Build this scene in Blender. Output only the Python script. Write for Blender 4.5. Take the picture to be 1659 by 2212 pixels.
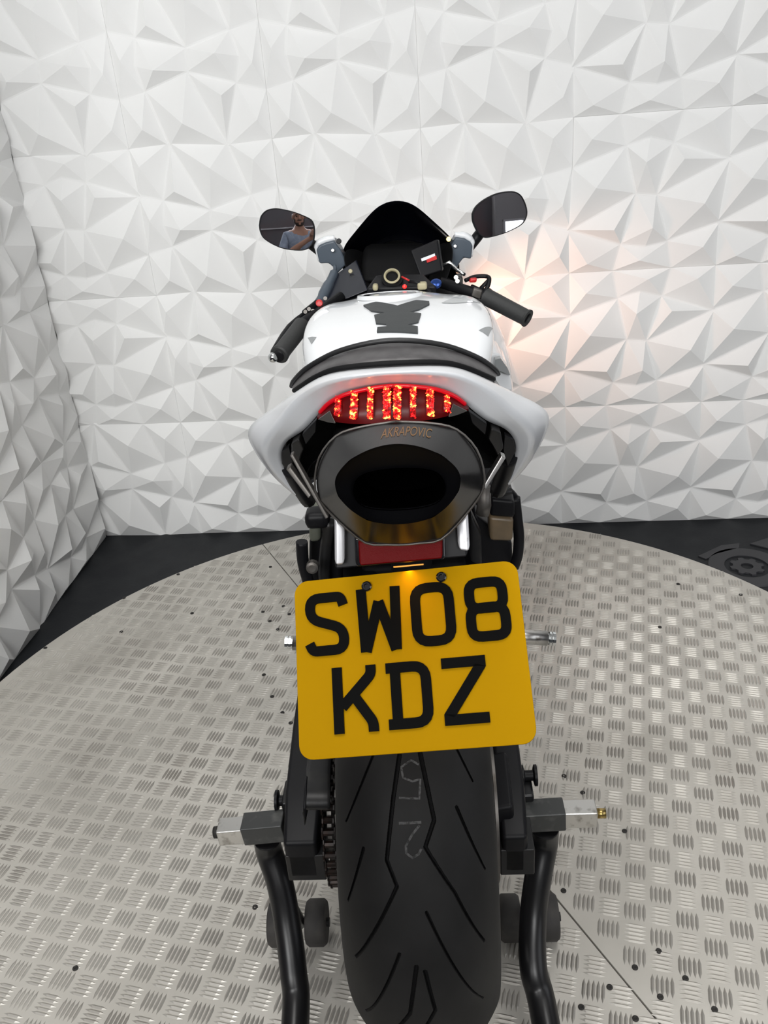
import bpy, bmesh, math, random
from math import sin, cos, pi, radians
from mathutils import Vector, Matrix
from mathutils.bvhtree import BVHTree
random.seed(7)
scene = bpy.context.scene
for o in list(bpy.data.objects): bpy.data.objects.remove(o)
C = scene.collection

# ------------------------------------------------------------------ camera
FPX, PW, PH = 1837.2, 1659.0, 2212.0
YAW, PITCH, ROLL = -0.1066, -0.4714, -0.07745
CAM = Vector((0, 0, 1.4264))
_F = Vector((sin(YAW)*cos(PITCH), cos(YAW)*cos(PITCH), sin(PITCH)))
_R0 = Vector((cos(YAW), -sin(YAW), 0)); _U0 = _R0.cross(_F)
_R = cos(ROLL)*_R0 + sin(ROLL)*_U0; _U = -sin(ROLL)*_R0 + cos(ROLL)*_U0
cd = bpy.data.cameras.new('camera'); cam = bpy.data.objects.new('camera', cd); C.objects.link(cam)
cd.sensor_fit = 'VERTICAL'; cd.sensor_height = 24.0; cd.lens = FPX/PH*24.0
cd.clip_start = 0.01
m = Matrix((_R, _U, -_F)).transposed().to_4x4(); m.translation = CAM
cam.matrix_world = m
scene.camera = cam

# ------------------------------------------------------------------ world / view
w = bpy.data.worlds.new('world'); scene.world = w; w.use_nodes = True
w.node_tree.nodes['Background'].inputs[0].default_value = (0.85, 0.9, 1.0, 1)
w.node_tree.nodes['Background'].inputs[1].default_value = 0.02
vs = scene.view_settings
vs.view_transform = 'Standard'; vs.look = 'None'; vs.gamma = 1.0; vs.use_curve_mapping = False
vs.exposure = -0.45
FILL = 33.0          # radiance of the panes added to light the walls
DOWN = 9.5        # watts per square metre sent down by the narrow lamps added under the ceiling panels
LAMP = .8          # radiance of the ceiling LED panels

# ------------------------------------------------------------------ places
D = 2.660           # back wall
XL = -1.316         # left wall
XR = 2.90
XO = -3.6           # outer wall of the workshop, the panelled booth stands inside
YB = -3.2
CEIL = 3.60
PS = 0.43           # wall panel size
T = 0.11            # turntable top
BO = Vector((-.078, .913, T)); BTH = radians(2.6)
BX = Vector((cos(BTH), sin(BTH), 0)); BY = Vector((-sin(BTH), cos(BTH), 0)); BZ = Vector((0, 0, 1))

def pray(px, py): return _F + _R*((px-PW/2)/FPX) - _U*((py-PH/2)/FPX)
def tob(p): d = p-BO; return Vector((d.dot(BX), d.dot(BY), d.z))
def bp(px, py, y):
    """bike-frame point at distance y ahead of the rear axle"""
    r = pray(px, py); t = (y-(CAM-BO).dot(BY))/r.dot(BY); return tob(CAM+r*t)
def bpz(px, py, z):
    r = pray(px, py); t = (z+T-CAM.z)/r.z; return tob(CAM+r*t)

# ------------------------------------------------------------------ materials
MATS = {}
def mat(name, col, rough=.5, metal=0, spec=None, coat=0, emit=None, estr=0, alpha=None, noise=None, bump=None, trans=0, wave=None):
    if name in MATS: return MATS[name]
    mt = bpy.data.materials.new(name); mt.use_nodes = True
    nt = mt.node_tree; b = nt.nodes['Principled BSDF']
    b.inputs['Base Color'].default_value = (*col, 1)
    b.inputs['Roughness'].default_value = rough
    b.inputs['Metallic'].default_value = metal
    if spec is not None: b.inputs['Specular IOR Level'].default_value = spec
    if coat: b.inputs['Coat Weight'].default_value = coat; b.inputs['Coat Roughness'].default_value = .05
    if emit: b.inputs['Emission Color'].default_value = (*emit, 1); b.inputs['Emission Strength'].default_value = estr
    if trans: b.inputs['Transmission Weight'].default_value = trans
    tc = nt.nodes.new('ShaderNodeTexCoord')
    if noise:     # (scale, col2, lo, hi, rough2)
        n = nt.nodes.new('ShaderNodeTexNoise'); n.inputs['Scale'].default_value = noise[0]; n.inputs['Detail'].default_value = 6
        nt.links.new(tc.outputs['Object'], n.inputs['Vector'])
        mr = nt.nodes.new('ShaderNodeMapRange'); mr.inputs[1].default_value = noise[2]; mr.inputs[2].default_value = noise[3]
        nt.links.new(n.outputs['Fac'], mr.inputs[0])
        mx = nt.nodes.new('ShaderNodeMix'); mx.data_type = 'RGBA'
        mx.inputs[6].default_value = (*col, 1); mx.inputs[7].default_value = (*noise[1], 1)
        nt.links.new(mr.outputs[0], mx.inputs[0]); nt.links.new(mx.outputs[2], b.inputs['Base Color'])
        if len(noise) > 4:
            m2 = nt.nodes.new('ShaderNodeMapRange'); m2.inputs[3].default_value = rough; m2.inputs[4].default_value = noise[4]
            nt.links.new(mr.outputs[0], m2.inputs[0]); nt.links.new(m2.outputs[0], b.inputs['Roughness'])
    if bump:      # (scale, strength, distance)
        n = nt.nodes.new('ShaderNodeTexNoise'); n.inputs['Scale'].default_value = bump[0]; n.inputs['Detail'].default_value = 3
        nt.links.new(tc.outputs['Object'], n.inputs['Vector'])
        bu = nt.nodes.new('ShaderNodeBump'); bu.inputs['Strength'].default_value = bump[1]; bu.inputs['Distance'].default_value = bump[2]
        nt.links.new(n.outputs['Fac'], bu.inputs['Height']); nt.links.new(bu.outputs[0], b.inputs['Normal'])
    if wave:      # woven checker bump (scale, strength)
        ck = nt.nodes.new('ShaderNodeTexChecker'); ck.inputs['Scale'].default_value = wave[0]
        nt.links.new(tc.outputs['Object'], ck.inputs['Vector'])
        bu = nt.nodes.new('ShaderNodeBump'); bu.inputs['Strength'].default_value = wave[1]; bu.inputs['Distance'].default_value = .0006
        nt.links.new(ck.outputs['Fac'], bu.inputs['Height']); nt.links.new(bu.outputs[0], b.inputs['Normal'])
    MATS[name] = mt
    return mt

M_WALL = mat('white_panel', (.88, .88, .872), .62, spec=.22, noise=(1.6, (.84, .84, .832), .4, .7))
M_WALLB = mat('wall_backing', (.70, .70, .68), .6)
M_FLOOR = mat('dark_floor', (.0095, .011, .0135), .55, spec=.3, noise=(14, (.017, .0185, .021), .35, .7), bump=(120, .15, .002))
M_EMB = mat('floor_emblem', (.034, .034, .038), .5)
M_ALU = mat('tread_aluminium', (.61, .585, .535), .42, .35, noise=(3.5, (.43, .41, .37), .35, .75, .55))
M_BAR = mat('tread_bar', (.52, .50, .46), .42, .55, noise=(5, (.31, .29, .26), .4, .75, .5))
M_DIRT = mat('grime', (.02, .018, .016), .7)
M_DARKW = mat('dark_wall', (.105, .098, .108), .7, noise=(.9, (.13, .075, .078), .45, .7))
M_RAIL = mat('pale_rail', (.45, .44, .46), .5)
M_CEIL = mat('ceiling_paint', (.40, .40, .395), .8)
M_WHITE = mat('white_paint', (.82, .84, .86), .16, coat=.6)
M_WHITE2 = mat('white_paint_dusty', (.62, .635, .66), .24, coat=.3, noise=(9, (.55, .53, .50), .56, .85))
M_GREYD = mat('grey_decal', (.27, .285, .29), .25, coat=.4)
M_GREYL = mat('silver_decal', (.46, .48, .49), .25, coat=.4)
M_BLACKG = mat('black_gloss', (.006, .006, .008), .08, coat=.6)
M_BLACK = mat('black_plastic', (.0065, .0065, .008), .45, spec=.22)
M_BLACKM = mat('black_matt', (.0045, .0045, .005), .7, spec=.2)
M_DGREY = mat('dark_grey_metal', (.016, .016, .017), .4, .2, spec=.35, noise=(30, (.028, .026, .024), .45, .75))
M_INNER = mat('blue_grey_inner', (.075, .095, .12), .35)
M_SCREEN = mat('tinted_screen', (.005, .006, .012), .06, coat=.5)
M_TYRE = mat('tyre_rubber', (.0095, .0092, .0092), .60, spec=.3, noise=(18, (.015, .0145, .0145), .35, .75), bump=(300, .12, .0006))
M_CHALK = mat('chalk', (.11, .11, .11), .9, noise=(260, (.03, .03, .03), .45, .62))
M_SEAT = mat('seat_vinyl', (.052, .049, .051), .40, noise=(60, (.075, .071, .073), .4, .6), bump=(420, .12, .0005))
M_SEATD = mat('seat_vinyl_dark', (.016, .016, .017), .45, bump=(420, .12, .0005))
M_PAD = mat('tank_pad_rubber', (.040, .044, .046), .5, bump=(500, .2, .0005))
M_CARBON = mat('carbon_fibre', (.008, .0075, .008), .24, spec=.38, wave=(420, .35))
M_ENDCAP = mat('exhaust_cap', (.0035, .0035, .0045), .5, spec=.2)
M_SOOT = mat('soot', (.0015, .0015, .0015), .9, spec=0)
M_STEEL = mat('steel', (.55, .54, .52), .32, 1, noise=(60, (.22, .20, .18), .55, .75))
M_STEELD = mat('dull_steel', (.16, .15, .14), .45, .7, noise=(40, (.08, .07, .06), .45, .75))
M_ALUW = mat('white_alloy', (.62, .62, .64), .35, .35, noise=(90, (.25, .24, .23), .62, .75))
M_CHROME = mat('chrome', (.80, .82, .82), .12, 1)
M_PLATE = mat('plate_yellow', (.44, .235, .0002), .55, spec=.04)
M_CHAR = mat('plate_black', (.002, .002, .002), .55, spec=.06)
M_RED = mat('red_plastic', (.55, .02, .02), .35)
M_REFL = mat('reflector_red', (.13, .0012, .0018), .4, spec=.08, bump=(900, .5, .0008))
M_LENS = mat('tail_lens', (.06, .002, .003), .35, spec=.25, emit=(1, .0, .004), estr=.035)
M_LENSR = mat('tail_lens_rim', (.40, .004, .010), .3, emit=(1, .0, .012), estr=.30)
M_CLEAR = mat('smoked_lens', (.07, .065, .06), .12, coat=.5)
M_TAN = mat('reservoir_tan', (.17, .12, .07), .38, noise=(24, (.11, .085, .055), .4, .7))
M_OLIVE = mat('olive_alloy', (.17, .18, .145), .4, .5)
M_CREAM = mat('cream_plastic', (.42, .38, .24), .5)
M_GOLD = mat('gold_print', (.20, .10, .025), .35, .4)
M_BRASS = mat('brass', (.45, .33, .12), .3, 1)
M_RUBBER = mat('grip_rubber', (.026, .027, .027), .6, bump=(220, .5, .001))
M_STAND = mat('stand_black', (.006, .006, .007), .34, spec=.4, noise=(16, (.010, .0095, .010), .4, .7))
M_STANDT = mat('stand_tube', (.050, .052, .052), .38, .3, noise=(35, (.12, .12, .115), .52, .72))
M_CASTER = mat('caster_rubber', (.030, .028, .027), .7, noise=(30, (.055, .05, .046), .45, .75))
M_CHAIN = mat('chain', (.010, .008, .007), .4, .5, noise=(80, (.028, .013, .009), .5, .7))
M_MIRROR = mat('mirror_glass', (.76, .76, .80), .015, 1)
M_SKIN = mat('skin', (.42, .23, .16), .55)
M_SHIRT = mat('shirt_blue', (.30, .36, .46), .8, noise=(30, (.24, .29, .38), .4, .6))
M_TROUS = mat('trousers', (.03, .035, .05), .85)
M_HAIR = mat('hair', (.03, .02, .016), .75)
M_GLASSD = mat('dark_glass', (.01, .01, .012), .05)
M_AMBER = mat('plate_lamp', (1, .5, .1), .3, emit=(1, .36, .05), estr=.5)
M_HEAD = mat('headlight_lens', (.9, .8, .7), .1, emit=(1, .62, .42), estr=3.0)
M_BLUE = mat('blue_anodised', (.02, .06, .25), .25, .6)

def led_mat():
    mt = bpy.data.materials.new('red_led'); mt.use_nodes = True; nt = mt.node_tree
    b = nt.nodes['Principled BSDF']; b.inputs['Base Color'].default_value = (.4, .01, .01, 1); b.inputs['Roughness'].default_value = .2
    tc = nt.nodes.new('ShaderNodeTexCoord'); n = nt.nodes.new('ShaderNodeTexNoise'); n.inputs['Scale'].default_value = 230
    nt.links.new(tc.outputs['Object'], n.inputs['Vector'])
    r = nt.nodes.new('ShaderNodeValToRGB'); e = r.color_ramp.elements
    e[0].position = .40; e[0].color = (.35, 0, .002, 1); e[1].position = .70; e[1].color = (1, .42, .05, 1)
    k = e.new(.55); k.color = (1, .008, .008, 1)
    mr = nt.nodes.new('ShaderNodeMapRange'); mr.inputs[1].default_value = .42; mr.inputs[2].default_value = .68; mr.inputs[3].default_value = .5; mr.inputs[4].default_value = 13
    nt.links.new(n.outputs['Fac'], r.inputs[0]); nt.links.new(n.outputs['Fac'], mr.inputs[0])
    nt.links.new(r.outputs[0], b.inputs['Emission Color']); nt.links.new(mr.outputs[0], b.inputs['Emission Strength'])
    return mt
M_LED = led_mat()
M_GUIDE = mat('red_light_guide', (.10, .002, .003), .3, spec=.3, emit=(1, 0, .006), estr=.22)
def lamp_mat(name, col, s):
    mt = bpy.data.materials.new(name); mt.use_nodes = True; nt = mt.node_tree; nt.nodes.clear()
    o = nt.nodes.new('ShaderNodeOutputMaterial'); e = nt.nodes.new('ShaderNodeEmission')
    e.inputs[0].default_value = (*col, 1); e.inputs[1].default_value = s; nt.links.new(e.outputs[0], o.inputs[0]); return mt

# ------------------------------------------------------------------ builders
def tag(o, label=None, cat=None, group=None, kind=None):
    if label: o['label'] = label
    if cat: o['category'] = cat
    if group: o['group'] = group
    if kind: o['kind'] = kind
    return o
def empty(name, loc=(0, 0, 0), rz=0):
    o = bpy.data.objects.new(name, None); C.objects.link(o); o.location = loc; o.rotation_euler = (0, 0, rz); o.empty_display_size = .1; return o
def mesh(name, vs, fs, mt, parent=None, smooth=False, bevel=0, seg=2, sub=0, solid=0, angle=None, weld=0):
    me = bpy.data.meshes.new(name); me.from_pydata([tuple(v) for v in vs], [], [tuple(f) for f in fs]); me.update()
    bm = bmesh.new(); bm.from_mesh(me)
    if weld: bmesh.ops.remove_doubles(bm, verts=bm.verts, dist=weld)
    bmesh.ops.recalc_face_normals(bm, faces=bm.faces); bm.to_mesh(me); bm.free()
    return link(name, me, mt, parent, smooth, bevel, seg, sub, solid, angle)
def link(name, me, mt, parent=None, smooth=False, bevel=0, seg=2, sub=0, solid=0, angle=None):
    o = bpy.data.objects.new(name, me); C.objects.link(o)
    for x in (mt if isinstance(mt, (list, tuple)) else [mt]): me.materials.append(x)
    if parent: o.parent = parent
    if solid:
        md = o.modifiers.new('solid', 'SOLIDIFY'); md.thickness = solid; md.offset = -1
    if bevel:
        md = o.modifiers.new('bevel', 'BEVEL'); md.width = bevel; md.segments = seg; md.limit_method = 'ANGLE'; md.angle_limit = radians(35)
    if sub:
        md = o.modifiers.new('sub', 'SUBSURF'); md.levels = sub; md.render_levels = sub
    if smooth or sub:
        for p in me.polygons: p.use_smooth = True
    if bevel and not smooth:
        for p in me.polygons: p.use_smooth = True
        md = o.modifiers.new('wn', 'WEIGHTED_NORMAL'); md.keep_sharp = True
    return o
def frame(n, up=(0, 0, 1)):
    n = Vector(n).normalized(); u = Vector(up)
    if abs(n.dot(u)) > .95: u = Vector((0, 1, 0))
    a = u.cross(n).normalized(); b = n.cross(a); return a, b, n
def box(name, c, s, mt, parent=None, rot=None, bevel=.002, axes=None, taper=1):
    h = [x/2 for x in s]; vs = []
    for z in (-1, 1):
        for (x, y) in ((-1, -1), (1, -1), (1, 1), (-1, 1)):
            k = taper if z > 0 else 1
            v = Vector((x*h[0]*k, y*h[1]*k, z*h[2]))
            if axes: v = axes[0]*v.x + axes[1]*v.y + axes[2]*v.z
            elif rot: v = Matrix.Rotation(rot[2], 3, 'Z') @ Matrix.Rotation(rot[1], 3, 'Y') @ Matrix.Rotation(rot[0], 3, 'X') @ v
            vs.append(v+Vector(c))
    fs = [(3, 2, 1, 0), (4, 5, 6, 7), (0, 1, 5, 4), (1, 2, 6, 5), (2, 3, 7, 6), (3, 0, 4, 7)]
    return mesh(name, vs, fs, mt, parent, bevel=bevel)
def hexa(name, p8, mt, parent=None, bevel=.002):
    """eight points: four of one end, four of the other"""
    return mesh(name, p8, [(0, 1, 2, 3), (7, 6, 5, 4), (0, 4, 5, 1), (1, 5, 6, 2), (2, 6, 7, 3), (3, 7, 4, 0)], mt, parent, bevel=bevel)
def smoothpath(pts, n=6):
    pts = [Vector(p) for p in pts]; out = []
    for i in range(len(pts)-1):
        a = pts[max(i-1, 0)]; b = pts[i]; c = pts[i+1]; d = pts[min(i+2, len(pts)-1)]
        for k in range(n):
            t = k/n
            out.append(.5*((2*b)+(c-a)*t+(2*a-5*b+4*c-d)*t*t+(3*b-a-3*c+d)*t**3))
    out.append(pts[-1]); return out
def tubegeo(pts, r, n=12, sq=False):
    pts = [Vector(p) for p in pts]; rs = r if isinstance(r, (list, tuple)) else [r]*len(pts)
    if len(rs) != len(pts): rs = [rs[min(int(i*len(rs)/len(pts)), len(rs)-1)] for i in range(len(pts))]
    vs, fs = [], []; a = None
    for i, p in enumerate(pts):
        t = (pts[min(i+1, len(pts)-1)]-pts[max(i-1, 0)]).normalized()
        if a is None: a, b, _ = frame(t)
        else:
            a = (a-t*a.dot(t)).normalized(); b = t.cross(a)
        for k in range(n):
            th = 2*pi*k/n; vs.append(p+(a*cos(th)+b*sin(th))*rs[i])
    for i in range(len(pts)-1):
        for k in range(n):
            fs.append((i*n+k, i*n+(k+1) % n, (i+1)*n+(k+1) % n, (i+1)*n+k))
    fs.append(tuple(reversed(range(n)))); fs.append(tuple(range((len(pts)-1)*n, len(pts)*n)))
    return vs, fs
def tube(name, pts, r, mt, parent=None, n=12, curve=0, bevel=0):
    if curve:
        rs = r
        pts = smoothpath(pts, curve)
    vs, fs = tubegeo(pts, r, n)
    o = mesh(name, vs, fs, mt, parent)
    for p in o.data.polygons: p.use_smooth = len(p.vertices) == 4
    return o
def lathegeo(prof, org, axis, n=32, up=(0, 0, 1)):
    """prof: (along axis, radius)"""
    a, b, ax = frame(axis, up); org = Vector(org); vs, fs = [], []
    for (h, r) in prof:
        for k in range(n):
            th = 2*pi*k/n; vs.append(org+ax*h+(a*cos(th)+b*sin(th))*r)
    for i in range(len(prof)-1):
        for k in range(n): fs.append((i*n+k, i*n+(k+1) % n, (i+1)*n+(k+1) % n, (i+1)*n+k))
    fs.append(tuple(reversed(range(n)))); fs.append(tuple(range((len(prof)-1)*n, len(prof)*n)))
    return vs, fs
def lathe(name, prof, org, axis, mt, parent=None, n=32, smooth=True, bevel=0, caps=True):
    vs, fs = lathegeo(prof, org, axis, n)
    if not caps:
        fs = fs[:-2]
        m_ = len(prof)-1
        if prof[0] != prof[-1]: fs += [(m_*n+k, m_*n+(k+1) % n, (k+1) % n, k) for k in range(n)]
    o = mesh(name, vs, fs, mt, parent)
    if smooth:
        for p in o.data.polygons: p.use_smooth = len(p.vertices) == 4
        md = o.modifiers.new('es', 'EDGE_SPLIT'); md.split_angle = radians(40)
    return o
def loft(name, loops, mt, parent=None, closed=False, sub=0, caps=False, solid=0, smooth=True, bevel=0):
    n = len(loops[0]); vs = [v for l in loops for v in l]; fs = []
    for i in range(len(loops)-1):
        for k in range(n if closed else n-1):
            fs.append((i*n+k, i*n+(k+1) % n, (i+1)*n+(k+1) % n, (i+1)*n+k))
    if caps: fs.append(tuple(range(n))); fs.append(tuple(range((len(loops)-1)*n, len(loops)*n)))
    return mesh(name, vs, fs, mt, parent, smooth=smooth, sub=sub, solid=solid, bevel=bevel)
def prism(name, outline, nrm, th, mt, parent=None, bevel=.001):
    """outline: 3-D points of one face; extruded along nrm by th"""
    n = len(outline); d = Vector(nrm).normalized()*th
    vs = [Vector(p) for p in outline]+[Vector(p)+d for p in outline]
    fs = [tuple(range(n)), tuple(reversed(range(n, 2*n)))]+[(k, (k+1) % n, n+(k+1) % n, n+k) for k in range(n)]
    return mesh(name, vs, fs, mt, parent, bevel=bevel)
def mir(p, xc=0): return Vector((2*xc-p[0], p[1], p[2]))

# ------------------------------------------------------------------ the room
def slab(name, a, b, mt, kind='structure'):
    c = [(a[i]+b[i])/2 for i in range(3)]; s = [abs(b[i]-a[i]) for i in range(3)]
    o = box(name, c, s, mt, bevel=0); o['kind'] = kind; return o
floor = slab('floor', (XO-.1, YB-.1, -.10), (XR+.1, D+.10, 0), M_FLOOR); tag(floor, 'dark charcoal painted studio floor around the turntable')
wall_back = slab('wall_back', (XO-.1, D, 0), (XR+.1, D+.1, CEIL), M_WALLB); tag(wall_back, 'back wall clad in white faceted three-dimensional panels')
wall_left = slab('wall_left', (XL-.1, 1.30, 0), (XL, D+.1, CEIL), M_WALLB); tag(wall_left, 'left wall clad in white faceted three-dimensional panels')
wall_right = slab('wall_right', (XR, YB, 0), (XR+.1, D, CEIL), M_DARKW); tag(wall_right, 'dark side wall of the studio')
wall_rear = slab('wall_rear', (XO-.1, YB-.1, 0), (XR+.1, YB, CEIL), M_DARKW); tag(wall_rear, 'dark wall behind the photographer')
wall_outer = slab('wall_outer', (XO-.1, YB, 0), (XO, D+.1, CEIL), M_DARKW); tag(wall_outer, 'dark far wall of the workshop beyond the booth')
ceiling = slab('ceiling', (XO-.1, YB-.1, CEIL), (XR+.1, D+.1, CEIL+.1), M_CEIL); tag(ceiling, 'grey painted studio ceiling')

# faceted wall panel, one mould used all over: valley nodes and one apex per cell (unit square, v down)
ND = dict(TL=(0, 0), TR=(1, 0), BL=(0, 1), BR=(1, 1), T1=(.30, 0), T2=(.70, 0), B1=(.30, 1), B2=(.70, 1), L1=(0, .31), L2=(0, .71), R1=(1, .31), R2=(1, .71),
          a=(.345, .195), b=(.65, .195), c=(.425, .495), d=(.565, .512), e=(.345, .82), g=(.66, .815), m1=(.495, .150), m2=(.51, .845))
CELLS = [('TL T1 a L1', (.115, .135)), ('T1 T2 b m1 a', (.54, .062)), ('T2 TR R1 b', (.875, .075)), ('L1 a c L2', (.15, .435)),
         ('a m1 b d c', (.47, .295)), ('b R1 d', (.715, .29)), ('d R1 R2 g', (.865, .575)), ('c d g m2 e', (.54, .715)),
         ('L2 c e', (.285, .715)), ('L2 e B1 BL', (.115, .935)), ('e m2 g B2 B1', (.47, .93)), ('g R2 BR B2', (.885, .86))]
AH = [1.3*h for h in (.022, .018, .019, .030, .027, .024, .030, .026, .024, .020, .020, .025)]
def panel_mesh(name, rot, umin=0.0, umax=1.0, uslot=None):
    """panel in its own plane: x along the wall, z up, facing -y; centred on 0"""
    bm = bmesh.new(); vmap = {}
    def P(u, v, h):
        for _ in range(rot): u, v = 1-v, u
        return Vector(((u-.5)*PS, -h, (.5-v)*PS))
    for k, (u, v) in ND.items():
        h = .0035
        if k in ('m1', 'm2'): h = .010
        if k in ('c', 'd'): h = .005
        vmap[k] = bm.verts.new(P(u, v, h))
    valley = set()
    for (names, ap), h in zip(CELLS, AH):
        nm = names.split(); av = bm.verts.new(P(ap[0], ap[1], h))
        for i in range(len(nm)):
            p, q = nm[i], nm[(i+1) % len(nm)]
            bm.faces.new((vmap[p], vmap[q], av))
            valley.add(frozenset((p, q)))
    ve = []
    for pr in valley:
        p, q = tuple(pr); e = bm.edges.get((vmap[p], vmap[q]))
        if e and not e.is_boundary: ve.append(e)
    bmesh.ops.bevel(bm, geom=ve, offset=.0045, segments=2, profile=.5, affect='EDGES', clamp_overlap=True)
    # rim turned back to the wall so that seams read as fine grooves
    be = [e for e in bm.edges if e.is_boundary]
    r = bmesh.ops.extrude_edge_only(bm, edges=be)
    for v in [x for x in r['geom'] if isinstance(x, bmesh.types.BMVert)]:
        v.co.y = 0; v.co.x *= .9995; v.co.z *= .9995
    k = (PS-.0005)/PS
    for v in bm.verts: v.co.x *= k; v.co.z *= k
    for lim, nrm in ((umin, -1), (umax, 1)):
        if (nrm < 0 and lim > 0) or (nrm > 0 and lim < 1):
            bmesh.ops.bisect_plane(bm, geom=bm.verts[:]+bm.edges[:]+bm.faces[:], plane_co=((lim-.5)*PS, 0, 0), plane_no=(nrm, 0, 0), clear_outer=True)
    bmesh.ops.recalc_face_normals(bm, faces=bm.faces)
    me = bpy.data.meshes.new(name); bm.to_mesh(me); bm.free(); me.materials.append(M_WALL); return me
PM = [panel_mesh('wall_panel', r) for r in range(4)]
def put_panel(me, parent, loc, rz):
    o = bpy.data.objects.new('panel', me); C.objects.link(o); o.parent = parent; o.location = loc; o.rotation_euler = (0, 0, rz); return o
S1 = -.955
wcut = (S1-XL-.004)/PS
PMC = [panel_mesh('wall_panel_cut', r, 1-wcut, 1.0) for r in range(2)]
ROWS = {0: [1, 0, 0, 0, 0, 0, 0, 0, 0, 0], 1: [0, 1, 0, 0, 0, 0, 0, 1, 0, 0], 2: [0, 1, 1, 1, 0, 0, 1, 0, 0, 1], 3: [1, 1, 1, 1, 0, 0, 0, 1, 0, 0], 4: [0, 1, 0, 1, 0, 0, 1, 0, 0, 0], 5: [0, 0, 1, 1, 0, 1, 0, 0, 1, 0], 6: [1, 1, 0, 1, 0, 0, 1, 0, 1, 0], 7: [0, 1, 1, 0, 1, 0, 0, 1, 0, 0]}
for r in range(8):
    zc = (r+.5)*PS
    for k in range(10):
        if k == 0: put_panel(PMC[ROWS[r][0]], wall_back, (S1-PS/2, D-.0005, zc), 0); continue
        xc = S1+(k-.5)*PS
        if xc+PS/2 > XR: continue
        put_panel(PM[ROWS[r][k]], wall_back, (xc, D-.0005, zc), 0)
LROT = [[0, 1, 0, 1, 0], [1, 0, 1, 0, 1], [0, 3, 0, 1, 0], [1, 0, 1, 0, 0], [0, 1, 0, 0, 1], [1, 0, 1, 0, 1], [0, 0, 1, 0, 1], [1, 0, 0, 1, 0]]
for r in range(8):
    for k in range(3):
        put_panel(PM[LROT[r][k]], wall_left, (XL+.0005, D-.012-(k+.5)*PS, (r+.5)*PS), pi/2)

# pale rails and a panelled dado on the dark walls behind (seen in the mirrors only)
t1 = box('trim_1', (0.6, YB+.012, 1.92), (3.9, .024, .03), M_RAIL); t1['kind'] = 'structure'; t1['label'] = 'pale horizontal rail on the dark wall behind'
t2 = box('trim_2', (XR-.012, -.3, 1.92), (.024, 5.4, .03), M_RAIL); t2['kind'] = 'structure'; t2['label'] = 'pale horizontal rail on the dark side wall'

# glowing panes: the high strip and side panel are unseen, added as fill
M_FILL = lamp_mat('fill_pane', (.985, .99, .985), FILL)
M_FILL2 = lamp_mat('dim_fill_pane', (.93, .96, 1.0), FILL*.08)
def lit_panes(n, x0, x1, z0, z1, nx, nz, label, loc=None, rz=0, md=None):
    w = empty('lit_panes_%d' % n, loc or (0, YB, 0), rz); w['kind'] = 'structure'; w['label'] = label
    for i in range(nx):
        for j in range(nz):
            a = x0+(x1-x0)*i/nx; b = x0+(x1-x0)*(i+1)/nx; c = z0+(z1-z0)*j/nz; d = z0+(z1-z0)*(j+1)/nz
            mesh('pane', [(a, .012, c), (b, .012, c), (b, .012, d), (a, .012, d)], [(3, 2, 1, 0)], md or M_FILL, w)
    for i in range(nx+1): box('mullion', (x0+(x1-x0)*i/nx, .025, (z0+z1)/2), (.05, .05, z1-z0+.05), M_RAIL, w)
    for j in range(nz+1): box('transom', ((x0+x1)/2, .025, z0+(z1-z0)*j/nz), (x1-x0+.05, .049, .05), M_RAIL, w)
lit_panes(1, -2.5, 1.4, 2.5, 3.45, 4, 1, 'long unseen glowing strip added high behind the photographer to light the walls')
lit_panes(2, -.4, 1.9, .7, 2.2, 2, 1, 'wide unseen glowing panel added on the dark side wall as fill light', loc=(XR, -.9, 0), rz=pi/2, md=M_FILL2)
col = box('pillar_1', (1.75, YB+.15, CEIL/2), (.9, .3, CEIL), mat('grey_pillar', (.30, .29, .30), .7), bevel=.005); col['kind'] = 'structure'; col['label'] = 'grey boxed pillar on the dark rear wall'

M_DAY3 = lamp_mat('hatch_daylight', (.95, .98, 1.0), 5)
lit_panes(3, 1.52, 2.02, .72, 1.08, 1, 1, 'small bright hatch low in the grey pillar behind the photographer', loc=(0, YB+.30, 0), md=M_DAY3)

# ceiling LED panels
M_LAMP = lamp_mat('led_diffuser', (1.0, .985, .96), LAMP)
def ceiling_light(x, y, sx, sy, label):
    t = empty('ceiling_light', (x, y, CEIL)); tag(t, label, 'ceiling light', 'ceiling lights of the studio')
    bm = bmesh.new()
    vs = []; fs = []
    for (z, ins) in ((0, 0), (-.03, 0), (-.03, .025), (-.012, .025)):
        for (a, b) in ((-1, -1), (1, -1), (1, 1), (-1, 1)): vs.append((a*(sx/2-ins), b*(sy/2-ins), z-.001))
    for i in range(3):
        for k in range(4): fs.append((i*4+k, i*4+(k+1) % 4, (i+1)*4+(k+1) % 4, (i+1)*4+k))
    mesh('frame', vs, fs, M_WALLB, t)
    mesh('diffuser', [(-sx/2+.025, -sy/2+.025, -.014), (sx/2-.025, -sy/2+.025, -.014), (sx/2-.025, sy/2-.025, -.014), (-sx/2+.025, sy/2-.025, -.014)], [(0, 1, 2, 3)], M_LAMP, t)
    bm.free()
    al = bpy.data.lights.new('added_downlight', 'AREA'); al.shape = 'RECTANGLE'; al.size = sx-.06; al.size_y = sy-.06; al.energy = DOWN*sx*sy; al.spread = radians(72); al.color = (1, .985, .96)  # narrow-spread lamp added under the panel to light tank and deck
    ao = bpy.data.objects.new('added_downlight', al); C.objects.link(ao); ao.parent = t; ao.location = (0, 0, -.02)
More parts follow.
